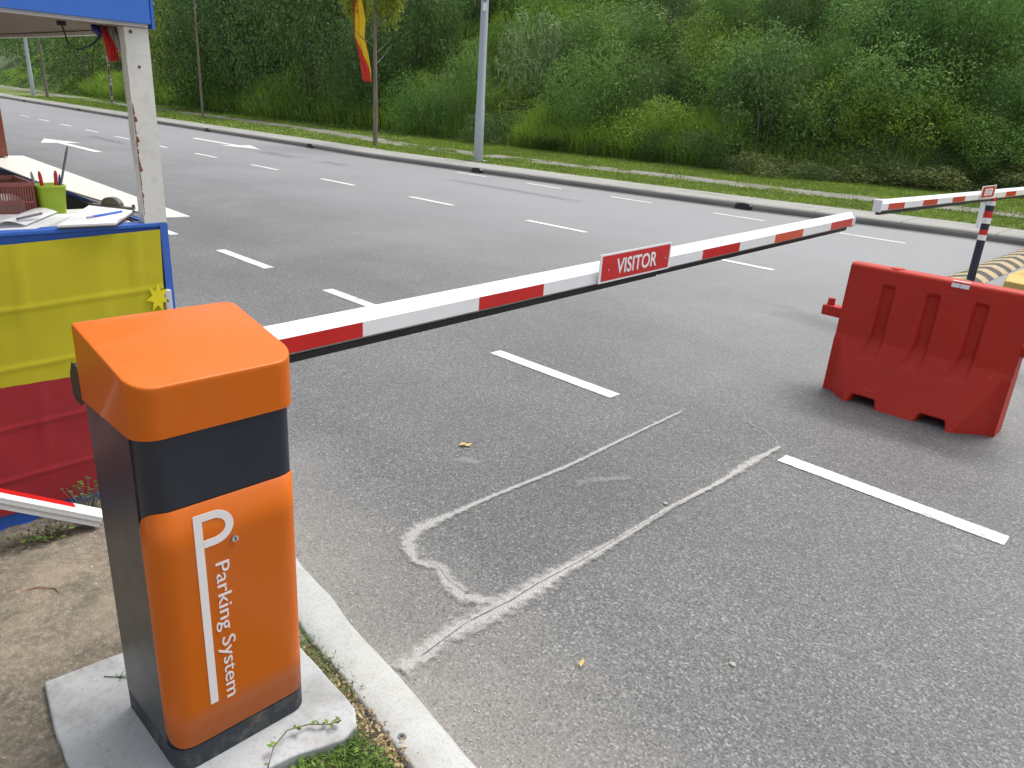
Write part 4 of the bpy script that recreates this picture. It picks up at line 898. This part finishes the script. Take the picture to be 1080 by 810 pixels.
# ------------------------------------------------------------------ foliage
def leaf_arrays(P, N, size, asp=0.45, spread=0.9, g=rng, droop=0.0):
    """diamond leaves at points P, facing roughly N"""
    n = len(P); nn = N + g.normal(0, spread, (n, 3)); nn[:, 2] += 0.25; nn /= np.linalg.norm(nn, axis=1)[:, None] + 1e-9
    a = g.normal(0, 1, (n, 3)); a[:, 2] -= droop; a -= nn * (a * nn).sum(1)[:, None]; a /= np.linalg.norm(a, axis=1)[:, None] + 1e-9
    b = np.cross(nn, a); s = (size * g.uniform(.6, 1.35, n))[:, None]
    V = np.empty((n, 4, 3)); V[:, 0] = P - a * s * .5; V[:, 1] = P + b * s * asp * .5 + nn * s * .06; V[:, 2] = P + a * s * .5; V[:, 3] = P - b * s * asp * .5 + nn * s * .06
    return V
def quads_mesh(name, V, mats, mi=None):
    n = len(V); me = bpy.data.meshes.new(name); me.vertices.add(n * 4); me.vertices.foreach_set('co', V.reshape(-1))
    me.loops.add(n * 4); me.loops.foreach_set('vertex_index', np.arange(n * 4, dtype=np.int32))
    me.polygons.add(n); me.polygons.foreach_set('loop_start', np.arange(0, n * 4, 4, dtype=np.int32))
    try: me.polygons.foreach_set('loop_total', np.full(n, 4, dtype=np.int32))
    except Exception: pass
    for m in mats: me.materials.append(M[m])
    if mi is not None: me.polygons.foreach_set('material_index', mi.astype(np.int32))
    me.update(calc_edges=True); me.validate(); return me
def crown_mesh(name, mat, seed, nleaf, lobes, size, spread=.8, asp=.45, shell=.3, droop=0, flat=0.0):
    """leaf clumps over many lobes inside a unit half-dome: radius 1, height 1"""
    g = np.random.default_rng(seed); P = []; N = []
    ls = []
    for k in range(lobes):
        a = g.uniform(0, 2 * math.pi); h = g.uniform(.12, .84); r = math.sqrt(max(0, 1 - (max(0, h - .35) / .72) ** 2)) * g.uniform(.30, .82)
        ls.append((r * math.cos(a), r * math.sin(a), h, g.uniform(.16, .34)))
    per = nleaf // lobes
    for cx, cy, cz, rad in ls:
        m = int(per * (rad / .25) ** 2); d = g.normal(0, 1, (m, 3)); d /= np.linalg.norm(d, axis=1)[:, None]
        rr_ = rad * (1 - shell * g.random(m) ** 1.5) * (1 + .18 * np.sin(d[:, 0] * 9 + cx * 7) * np.cos(d[:, 2] * 8 + cy * 5))
        stray = g.random(m) < .08; rr_[stray] *= g.uniform(1.1, 1.45, stray.sum())
        P.append(np.array([cx, cy, cz]) + d * rr_[:, None]); N.append(d)
    P = np.concatenate(P); N = np.concatenate(N); k = P[:, 2] > -.02
    return quads_mesh(name, leaf_arrays(P[k], N[k], size, asp, spread, g, droop), [mat])
KINDS = {}
def variants(kind, mat, n, **kw): KINDS[kind] = [crown_mesh(kind + '_crown', mat, 100 * len(KINDS) + i, **kw) for i in range(n)]
variants('dark', 'leaf_dark', 3, nleaf=8500, lobes=30, size=.046)
variants('mid', 'leaf_mid', 4, nleaf=9000, lobes=34, size=.042)
variants('light', 'leaf_light', 2, nleaf=9000, lobes=30, size=.040, flat=.3)
variants('yell', 'leaf_yellow', 1, nleaf=5000, lobes=24, size=.045)
variants('pale', 'leaf_pale', 1, nleaf=2600, lobes=18, size=.13, asp=.16, droop=1.2)
variants('brown', 'leaf_brown', 2, nleaf=4000, lobes=24, size=.075, asp=.3)
variants('tree', 'leaf_dark', 3, nleaf=24000, lobes=60, size=.029, shell=.4)

def trunk_mesh(seed, mat='bark', stems=4, h=.7):
    g = random.Random(seed); mb = MB()
    for k in range(stems):
        a = g.uniform(0, 6.28); r = g.uniform(.2, .55)
        mb.tube([(0.04 * math.cos(a), .04 * math.sin(a), -.15), (r * .35 * math.cos(a), r * .35 * math.sin(a), h * .45), (r * math.cos(a), r * math.sin(a), h)], [.022, .014, .006], 6)
    me_o = mb.build('stem', mat); me = me_o.data; bpy.data.objects.remove(me_o); return me
stems = [trunk_mesh(i) for i in range(3)]
tstem = trunk_mesh(9, 'bark', 6, .8)
PL = [
('dark',-73.8,24.1,1.36,4.30,5.06,'dark bush on the far left slope seen beneath the booth roof'),
('tree',-44.7,22.5,0.95,4.57,8.81,'dense dark tree filling the bank just right of the thin bare trunk'),
('tree',-36.0,22.5,0.93,3.60,7.75,'dense dark tree on the bank left of the flag'),
('tree',-30.7,22.2,0.75,2.35,4.69,'lower dark tree on the bank directly behind the flag'),
('tree',-45.9,26.4,3.52,5.18,6.90,'tall dark tree higher up behind the dense dark trees'),
('dark',-30.2,24.1,1.99,2.02,4.54,'dark shrub on the bank right of the flag'),
('tree',-56.8,25.2,2.73,2.43,7.29,'dark tree behind the thin bare trunk next to the white booth post'),
('yell',-53.8,22.8,1.13,1.91,5.33,'yellow green bush between the white booth post and the bare trunk'),
('mid',-115.3,30.8,3.39,5.44,7.78,'distant green bush behind the left lamp post'),
('yell',-69.3,26.9,3.39,2.91,4.85,'yellow green bush on the bank behind the white booth post'),
('mid',-26.4,21.7,0.35,1.56,2.23,'low green shrub at the foot of the bank right of the flag tree trunk'),
('mid',-24.5,22.2,0.60,1.34,3.02,'green shrub at the foot of the bank left of the tall lamp post'),
('dark',-30.0,25.5,2.93,1.54,3.08,'dark shrub up the bank midway between flag and tall lamp post'),
('pale',-23.0,24.8,2.27,1.66,3.09,'pale feathery leaved shrub just right of the tall lamp post'),
('mid',-18.3,22.8,0.79,2.00,3.24,'large mid green shrub at the foot of the bank right of the pale feathery shrub'),
('dark',-16.8,24.2,1.71,1.63,2.31,'dark rounded shrub above the tall yellow green grass'),
('mid',-20.3,27.1,3.68,2.43,2.21,'wide green shrub high on the bank above the centre of the picture'),
('dark',-19.6,28.8,4.81,1.36,2.04,'small dark shrub at the very top edge right of centre'),
('light',-24.1,27.5,4.07,1.91,2.14,'light green bush near the top edge right of the tall lamp post'),
('light',-16.1,26.8,3.37,1.63,2.04,'light green bush above the largest dark round shrub'),
('dark',-11.9,23.8,1.02,2.08,2.95,'largest dark round shrub on the right half of the bank'),
('mid',-13.2,25.4,2.17,2.05,2.61,'green shrub rising behind the largest dark round shrub'),
('dark',-13.5,28.2,4.05,1.43,2.04,'dark shrub near the top edge right of the light green bush'),
('mid',-11.0,28.0,3.60,1.96,2.35,'green shrub left of the round bush near the upper right corner'),
('mid',-7.8,28.3,3.05,2.01,3.45,'big round bush near the upper right corner'),
('dark',-8.0,28.0,2.86,1.52,1.90,'dark hollow shrub under the big round bush at upper right'),
('mid',-9.1,26.0,1.83,2.16,2.16,'broad creeper covered shrub below the big round bush'),
('light',-10.0,24.7,1.18,1.56,1.74,'light green shrub right of the largest dark round shrub'),
('mid',-6.3,27.5,1.90,1.66,2.03,'green shrub at mid height near the right edge'),
('mid',-7.0,30.5,4.12,1.22,2.44,'green shrub at the right edge beside the big round bush'),
('dark',-10.2,29.9,4.66,1.24,1.85,'dark shrub on the top edge left of the big round bush'),
('dark',-14.5,22.2,0.20,1.04,0.97,'low dark shrub at the grass edge right of the tall grass'),
('dark',-12.9,22.4,0.17,1.18,1.08,'low dark shrub at the foot of the largest dark round shrub'),
('brown',-10.5,21.8,0.14,1.26,1.07,'brownish undergrowth clump at the lawn edge, leftmost of the brownish clumps on the right'),
('brown',-9.2,23.4,0.14,1.48,1.05,'brownish undergrowth clump above the tip of the near barrier arm'),
('brown',-7.5,24.1,0.14,1.48,1.12,'brownish undergrowth clump above the tip of the far barrier arm'),
('brown',-6.0,24.9,0.14,1.50,1.20,'brownish undergrowth clump left of the far barrier sign'),
('brown',-4.6,25.7,0.17,1.53,1.36,'brownish undergrowth clump behind the far barrier sign at the right edge'),
('dark',-16.6,22.3,0.14,1.0,0.6,'low dark shrub in front of the tall yellow green grass'),
('brown',-19.2,22.1,0.17,1.33,0.6,'brownish low clump at the lawn edge right of the tall lamp post'),
('mid',-31.3,29.0,5.18,1.95,2.78,'green shrub on the top edge left of the tall lamp post'),
('light',-26.3,26.8,3.69,1.47,2.20,'light green bush directly behind the tall lamp post top'),
('dark',-22.1,21.7,0.21,1.21,1.01,'low dark shrub behind the foot of the tall lamp post'),
('mid',-11.3,25.9,2.28,1.11,1.48,'small green shrub right above the light green shrub'),
('light',-7.8,25.8,1.35,1.76,1.58,'light green low shrub above the brownish clumps'),
('mid',-6.0,26.3,0.96,1.58,1.41,'green low shrub behind the far barrier arm'),
('light',-15.4,22.9,0.74,1.80,1.44,'light green low shrub behind the tall yellow green grass'),
('mid',-16.2,28.7,4.59,1.50,1.93,'green shrub on the top edge above the light green bushes'),
('light',-14.1,30.1,5.36,1.73,1.73,'light green bush cut by the top edge at right'),
('mid',-5.0,29.1,2.43,1.92,2.69,'green shrub mostly beyond the right edge at mid height'),
('mid',-3.7,26.7,0.67,1.76,1.76,'green shrub at the lawn edge beyond the right edge'),
('tree',-37.9,26.5,3.59,3.32,6.64,'tall dark tree higher on the bank behind the flag'),
('dark',-30.0,29.7,5.68,1.38,2.48,'dark shrub cut by the top edge left of the tall lamp post'),
('mid',-25.6,29.7,5.57,2.30,2.04,'green shrub cut by the top edge behind the tall lamp post'),
('dark',-36.7,28.2,4.71,2.11,4.83,'dark shrub cut by the top edge right of the flag'),
]
for i, (k, x, y, z, r, h, lab) in enumerate(PL):
    z = float(hill_z(x, y)) if y > pl(HB, x) else .14
    tree = k == 'tree'
    t_ = thing('tree' if tree else ('feathery_shrub' if k == 'pale' else 'shrub'), lab, 'tree' if tree else 'shrub', (x, y, z - .05 * h), 'trees on the bank' if tree else 'shrubs on the bank')
    t_.rotation_euler = (0, 0, rnd.uniform(0, 6.28)); hk = .6 if k == 'brown' else 1.08; t_.scale = (r * 1.12, r * 1.12, h * hk)
    c_ = bpy.data.objects.new('crown', KINDS[k][i % len(KINDS[k])]); C.objects.link(c_); c_.parent = t_
    s_ = bpy.data.objects.new('trunk' if tree else 'stem', tstem if tree else stems[i % 3]); C.objects.link(s_); s_.parent = t_

# creeping undergrowth that covers the slope: nobody could count it
N_ = 430000
u = np.where(rng.random(N_) < .62, rng.uniform(-32, 6, N_), rng.uniform(-110, -28, N_))
d = 15 * rng.random(N_) ** .9 - .35
v = np.interp(u, [p[0] for p in HB], [p[1] for p in HB]) + d
cl = fbm(u / 1.3, v / 1.3, 31); off = (cl - .25).clip(0) * 1.3 * np.clip(d / 1.2 + .35, .12, 1)
z = hill_z(u, v) + off * (1 - .35 * rng.random(N_) ** 2)
gx = (fbm((u + .15) / 1.3, v / 1.3, 31) - cl) * 1.3 / .15; gy = (fbm(u / 1.3, (v + .15) / 1.3, 31) - cl) * 1.3 / .15
Nn = np.stack([-gx, -gy - .55, np.ones(N_)], 1)
size = np.where(u < -30, .17, .09) * np.where(rng.random(N_) < .1, 1.5, 1)
zone = fbm(u / 3.2, v / 3.2, 41); mi = np.zeros(N_, int); mi[zone > .56] = 1; mi[zone < .40] = 2; mi[(d < .5) & (fbm(u / 1.0, v / 1.0, 47) > .5) & (u > -14)] = 3
me = quads_mesh('undergrowth', leaf_arrays(np.stack([u, v, z], 1), Nn, size, .5, .75), ['leaf_cover', 'leaf_light', 'leaf_dark', 'leaf_brown'], mi)
o = bpy.data.objects.new('undergrowth', me); C.objects.link(o); tag(o, 'creeping leafy undergrowth covering the whole bank behind the verge', 'undergrowth', kind='stuff')

def blades(name, u, v, z, h, w, mats, lean=.35, mi=None, label='', kind='stuff', g=rng):
    n = len(u); a = g.uniform(0, 6.283, n); ln = g.normal(0, lean, (n, 2)); V = np.empty((n, 4, 3))
    b = np.stack([u, v, z], 1); w2 = np.stack([np.cos(a) * w, np.sin(a) * w, np.zeros(n)], 1) / 2
    tip = b + np.stack([ln[:, 0] * h, ln[:, 1] * h, h], 1); midp = b + np.stack([ln[:, 0] * h * .35, ln[:, 1] * h * .35, h * .6], 1)
    V[:, 0] = b - w2 * .4; V[:, 1] = midp - w2; V[:, 2] = tip; V[:, 3] = midp + w2
    me = quads_mesh(name, V, mats, mi); o = bpy.data.objects.new(name, me); C.objects.link(o); tag(o, label, name.replace('_', ' '), kind=kind); return o
# tall grass at the foot of the bank and in light patches
n = 75000
u = np.concatenate([rng.uniform(-21, -12.5, 9000), rng.uniform(-70, -24, 16000), rng.uniform(-60, 4, n - 25000)])
d = np.concatenate([rng.uniform(-.35, 2.0, 9000), rng.uniform(-.1, 2.0, 16000) ** 1, rng.uniform(0, 12, n - 25000)])
v = np.interp(u, [p[0] for p in HB], [p[1] for p in HB]) + d
keep = np.ones(n, bool); keep[25000:] = fbm(u[25000:] / 2.4, v[25000:] / 2.4, 55) > .47
u, v, d = u[keep], v[keep], d[keep]; h = rng.uniform(.35, .95, len(u)) * np.where(u < -24, 1.1, 1); h[25000:] *= .6
blades('tall_grass', u, v, hill_z(u, v), h + .15, np.where(u < -28, .045, .022), ['blade'], .3, label='tall yellow green grass at the foot of the bank')
# mown verge grass
n = 130000
u = np.where(rng.random(n) < .8, rng.uniform(-24, 4, n), rng.uniform(-62, -24, n))
a0 = np.interp(u, [p[0] for p in KF], [p[1] for p in KF]) + 1.13; a1 = np.interp(u, [p[0] for p in HB], [p[1] for p in HB]) + .2
v = a0 + (a1 - a0) * rng.random(n); pn = np.interp(u, [p[0] for p in PN], [p[1] for p in PN])
ok = (v < pn + .06 * rng.normal(0, 1, n) + .02) | (v > pn + 1.4 + .1 * rng.normal(0, 1, n)) | (fbm(u / .8, v / .8, 61) > .62); u, v = u[ok], v[ok]
blades('verge_grass', u, v, np.full(len(u), .13), rng.uniform(.03, .085, len(u)), np.where(u < -24, .05, .024), ['blade_short'], .6, label='short green grass on the verge between far kerb and bank')

# ------------------------------------------------------------------ thin roadside trees and the furled flag
def thin_tree(u, v, label, pts, rads, mat, crown=None):
    t_ = thing('sapling', label, 'tree', (u, v, .13), 'thin young trees on the far verge')
    mb = MB(); mb.tube([(u + a, v + b, .1 + c_) for a, b, c_ in pts], rads, 8)
    g = random.Random(int(u * 10)); top = pts[-1][2]
    for k in range(7):
        z = top * g.uniform(.55, .95); a = g.uniform(0, 6.28); L_ = g.uniform(.4, 1.0)
        mb.tube([(u, v, z), (u + L_ * .5 * math.cos(a), v + L_ * .5 * math.sin(a), z + .25), (u + L_ * math.cos(a), v + L_ * math.sin(a), z + .6)], [.018, .012, .005], 5)
    mb.build('trunk', mat, t_)
    if crown:
        cm, zc, r, h = crown; c_ = bpy.data.objects.new('crown', cm); C.objects.link(c_); c_.parent = t_; c_.location = (0, 0, zc); c_.scale = (r, r, h)
sparse_y = crown_mesh('sapling_crown', 'leaf_yellow', 901, 3600, 20, .10, asp=.35, shell=.8)
sparse_g = crown_mesh('sapling_crown', 'leaf_mid', 902, 1300, 16, .09, asp=.35, shell=.9)
thin_tree(-20.6, 14.95, 'thin young tree with yellow green leaves carrying the furled flag', [(0, 0, 0), (.02, 0, 1.5), (-.03, .02, 3.0), (.02, 0, 4.6)], [.075, .065, .055, .03], 'bark', (sparse_y, 3.5, 1.2, 2.0))
thin_tree(-37.3, 17.0, 'thin bare grey trunk standing on the verge right of the white booth post', [(0, 0, 0), (-.1, .05, 2.0), (.03, .0, 4.0), (-.2, .1, 7.0)], [.065, .055, .045, .03], 'bark', (sparse_g, 6.6, 1.4, 3))
thin_tree(-51.5, 17.9, 'slim pale patchy trunk on the verge just left of the white booth post', [(0, 0, 0), (.03, 0, 2.0), (-.04, .0, 4.0), (.05, 0, 6.2)], [.09, .075, .06, .04], 'white_bark', (sparse_g, 6.0, 1.5, 3))
thin_tree(-58.7, 16.4, 'slim dark trunk on the verge beside the distant left lamp post', [(0, 0, 0), (.03, 0, 2.0), (-.1, .0, 4.0), (.05, 0, 5.4)], [.10, .08, .06, .04], 'bark', (sparse_g, 4.6, 1.5, 2.5))
mb = MB(); vs = []; K = 16; rows = [(4.6, .10, -.42), (4.2, .26, -.38), (3.8, .34, -.33), (3.3, .30, -.33), (2.8, .30, -.20), (2.4, .32, -.12), (2.12, .28, -.08), (2.05, .20, -.05)]
fgp = thing('furled_flag', 'red and yellow furled flag hanging from the thin tree at the far kerb', 'flag', (-20.7, 14.9, 2.0))
def flag_strip(name, mat, a0, a1, du):
    mb = MB(); vs = []
    for i, (z, w, c_) in enumerate(rows):
        for k in range(K + 1):
            a = a0(i) + (a1(i) - a0(i)) * k / K
            off = c_ + (a - .5) * w; vs.append((-20.62 + off * .72, 14.78 + off * .69 + .05 * math.sin(a * 14 + i * .5), z))
    n = K + 1; mb.add(vs, [(i * n + k, i * n + k + 1, (i + 1) * n + k + 1, (i + 1) * n + k) for i in range(len(rows) - 1) for k in range(K)], 0, True)
    o = mb.build(name, mat, fgp); so = o.modifiers.new('t', 'SOLIDIFY'); so.thickness = .01
cut_ = [.5, .38, .28, .25, .4, .75, .97, .985]
flag_strip('red_part', 'flag_scarlet', lambda i: 0, lambda i: cut_[i], 0)
flag_strip('yellow_part', 'flag_orange', lambda i: cut_[i], lambda i: min(1, cut_[i] + .72) if i < 5 else 1.0, 0)

# ------------------------------------------------------------------ near weeds, creeper, litter
def weed_patch(name, n, uf, vf, z, size, label, mat='weed', asp=.28, seed=1):
    g = np.random.default_rng(seed); u = uf(g, n); v = vf(g, n, u); P = np.stack([u, v, z + g.random(n) ** 1.4 * size * 1.6], 1)
    Nn = np.tile([0, 0, 1.0], (n, 1)); me = quads_mesh(name, leaf_arrays(P, Nn, size, asp, .8, g), [mat]); o = bpy.data.objects.new(name, me); C.objects.link(o)
    tag(o, label, 'weeds', kind='stuff'); return o
def clumpy(g, n, lo, hi, k=60):
    c_ = g.uniform(lo, hi, k); return c_[g.integers(0, k, n)] + g.normal(0, .012, n)
weed_patch('weeds', 9000, lambda g, n: clumpy(g, n, -1.335, -1.0, 260), lambda g, n, u: clumpy(g, n, .50, .90, 260) , .083, .0165, 'green creeping weeds in front of the plinth beside the kerb', seed=3)
weed_patch('weeds', 1100, lambda g, n: -1.85 + .42 * g.random(n) ** 1.6, lambda g, n, u: .955 + .03 * g.normal(0, 1, n) - .02 * (u + 1.8), .085, .013, 'green weeds in the gap between plinth and kerb', seed=4)
weed_patch('dry_litter', 900, lambda g, n: g.uniform(-1.7, -1.15, n), lambda g, n, u: .955 - .08 * (u + 1.7) + .022 * g.normal(0, 1, n), .082, .014, 'dry brown leaf litter in the gap beside the kerb', mat='litter', asp=.5, seed=5)
weed_patch('moss', 420, lambda g, n: clumpy(g, n, -1.86, -1.72, 25), lambda g, n, u: .318 + .014 * g.normal(0, 1, n), .078, .011, 'dark green moss and weeds along the left edge of the plinth', mat='leaf_dark', asp=.6, seed=6)
# broad-leaved weeds at the foot of the booth
wp = 0
for (uu, vv, hh, lab) in [(-2.90, .74, .17, 'leafy green weed at the booth foot behind the end of the spare arm'), (-2.80, .60, .075, 'small round leaved weed on the soil below the spare arm, furthest right'), (-2.82, .52, .07, 'small round leaved weed on the soil below the spare arm, furthest left'), (-2.83, .57, .05, 'tiny round leaved weed between the two below the spare arm')]:
    g = random.Random(int(uu * 1000 + vv * 77)); t_ = thing('weed_plant', lab, 'weed', (uu, vv, .08), 'broad leaved weeds at the booth foot'); st_ = MB(); lf = MB()
    for k in range(int(22 + hh * 220)):
        a = g.uniform(0, 6.28); r = g.uniform(.01, .055 + hh * .2); z = .08 + g.uniform(.2, 1) * hh; c_ = Vector((uu + r * math.cos(a), vv + r * math.sin(a), z))
        st_.tube([(uu, vv, .07), tuple(c_)], [.0018, .001], 4)
        s = g.uniform(.006, .012); nrm = Vector((g.gauss(0, .4), g.gauss(0, .4), 1)).normalized(); e1 = nrm.orthogonal().normalized(); e2 = nrm.cross(e1)
        lf.add([c_ + e1 * s * 1.3, c_ + e2 * s * .6 + e1 * s * .2, c_ - e1 * s, c_ - e2 * s * .6 + e1 * s * .2], [(0, 1, 2, 3)])
    lf.build('leaves', 'weed', t_); st_.build('stalks', 'bark', t_)
# creeping vine over the plinth
vine = thing('creeper', 'single leafy creeper stem reaching over the pale plinth', 'creeper', (-1.36, .72, .12))
vp = [Vector(p) for p in [(-1.30, .62, .10), (-1.335, .645, .14), (-1.37, .68, .15), (-1.40, .735, .145), (-1.39, .79, .135), (-1.355, .83, .135), (-1.34, .86, .14)]]
mb = MB(); mb.tube(vp, .0022, 6); mb.build('stem', 'bark', vine); mb = MB(); g = random.Random(5)
for i in range(26):
    k = g.random() * (len(vp) - 1.01); p = vp[int(k)].lerp(vp[int(k) + 1], k % 1); d_ = Vector((g.gauss(0, 1), g.gauss(0, 1), g.uniform(0, .8))).normalized(); w_ = d_.cross(Vector((0, 0, 1))).normalized(); s = g.uniform(.014, .022)
    mb.add([p, p + d_ * s * .5 + w_ * s * .28, p + d_ * s, p + d_ * s * .5 - w_ * s * .28], [(0, 1, 2, 3)])
mb.build('leaves', 'weed', vine)
# small things
def leaf_litter(u, v, z, s, label, rot):
    mb = MB(); pts = []
    for k in range(10): a = 2 * math.pi * k / 10; rr_ = s * (.5 + .28 * math.cos(2 * a) + .06 * math.sin(5 * a)); pts.append((u + rr_ * math.cos(a + rot), v + rr_ * math.sin(a + rot), z + .006 * math.cos(3 * a) + .008))
    mb.add([(u, v, z + .003)] + pts, [(0, 1 + k, 1 + (k + 1) % 10) for k in range(10)], 0, True)
    o = mb.build('fallen_leaf', 'leaf_dry'); tag(o, label, 'leaf', 'fallen dry leaves on the road')
leaf_litter(-2.60, 2.46, .004, .045, 'dry yellow leaf lying on the asphalt left of the pale cut lines', .8)
leaf_litter(-1.137, 1.64, .004, .02, 'tiny dry leaf fragment on the asphalt near the bottom centre', 2.0)
def pebble(u, v, z, s, label=None, mat='stone'):
    bm = bmesh.new(); bmesh.ops.create_icosphere(bm, subdivisions=2, radius=s)
    for q in bm.verts: q.co = Vector((q.co.x * 1.2, q.co.y, q.co.z * .6)) * (1 + .25 * (float(vnoise(q.co.x / s * 1.5 + u * 50, q.co.y / s * 1.5 + q.co.z / s, 3)) - .5))
    me = bpy.data.meshes.new('pebble'); bm.to_mesh(me); bm.free(); me.materials.append(M[mat]); o = bpy.data.objects.new('pebble', me); C.objects.link(o); o.location = (u, v, z + s * .4)
    tag(o, label, 'pebble')
pebble(-1.56, 2.77, 0, .010, 'pale pebble lying beside the longer pale cut line')
pebble(-0.80, 2.02, 0, .010, 'grey pebble on the asphalt near the lower right')
mb = MB(); g = random.Random(12)
for k in range(700):
    u = g.uniform(-3.4, -1.2); v = g.uniform(-.4, .95); s = g.uniform(.002, .006) * (2 if g.random() < .06 else 1)
    if -2.04 < u < -1.33 and .25 < v < .97: continue
    if u < -2.95: continue
    z = .075 + min(max(pl(KN, u) - .128 - v, 0), .4) * .05 + s * .3
    pts = [(u + s * math.cos(a) * g.uniform(.7, 1.2), v + s * math.sin(a) * g.uniform(.7, 1.2), z + (s * .5 if k2 % 2 else 0)) for k2, a in enumerate([j * math.pi / 3 for j in range(6)])]
    mb.add(pts + [(u, v, z + s * .8)], [(j, (j + 1) % 6, 6) for j in range(6)])
o = mb.build('soil_grit', 'stone'); tag(o, 'small stones and grit scattered over the bare soil', 'grit', kind='stuff')
mb = MB(); mb.tube([(-1.227, .974, .080), (-1.227, .974, .0925)], [.012, .011], 20); mb.tube([(-1.227, .974, .0925), (-1.227, .974, .0935)], [.005, .004], 12, 1)
o = mb.build('kerb_stud', ['pen_grey', 'black']); tag(o, 'small dark round stud set in the top of the near kerb', 'stud')

# grit swept against the near kerb and scattered over the lane
g = np.random.default_rng(77); n = 1500
u = g.uniform(-2.6, 1.0, n); kn = np.interp(u, [p[0] for p in KN], [p[1] for p in KN]); v = kn + .02 + np.abs(g.normal(0, .22, n)); far_ = g.random(n) < .25; v[far_] = kn[far_] + g.uniform(.1, 3.5, far_.sum())
P = np.stack([u, v, np.full(n, .004)], 1); me = quads_mesh('road_grit', leaf_arrays(P, np.tile([0, 0, 3.0], (n, 1)), .006, .8, .3, g), ['stone', 'concrete_dark'], (g.random(n) < .5).astype(int))
o = bpy.data.objects.new('road_grit', me); C.objects.link(o); tag(o, 'fine grit and crumbs scattered on the asphalt beside the kerb', 'grit', kind='stuff')
mb = MB(); mb.tube([(-2.52, .40, .105), (-2.50, .46, .115), (-2.46, .50, .112), (-2.40, .50, .105), (-2.36, .53, .104)], .0018, 6)
o = mb.build('wire_scrap', 'post_brown'); tag(o, 'thin reddish wire scrap lying on the soil between booth and plinth', 'wire')
tw = MB()
for a_ in (0, 1.1, 2.3, 3.4): tw.tube([(-1.90, .50, .122), (-1.90 + .018 * math.cos(a_), .50 + .022 * math.sin(a_), .127)], [.0014, .0007], 5)
tw.tube([(-1.93, .47, .1225), (-1.87, .53, .1235)], .0013, 5)
o = tw.build('twig', 'leaf_dark'); tag(o, 'tiny dark green twig lying on the plinth left of the cabinet', 'twig')
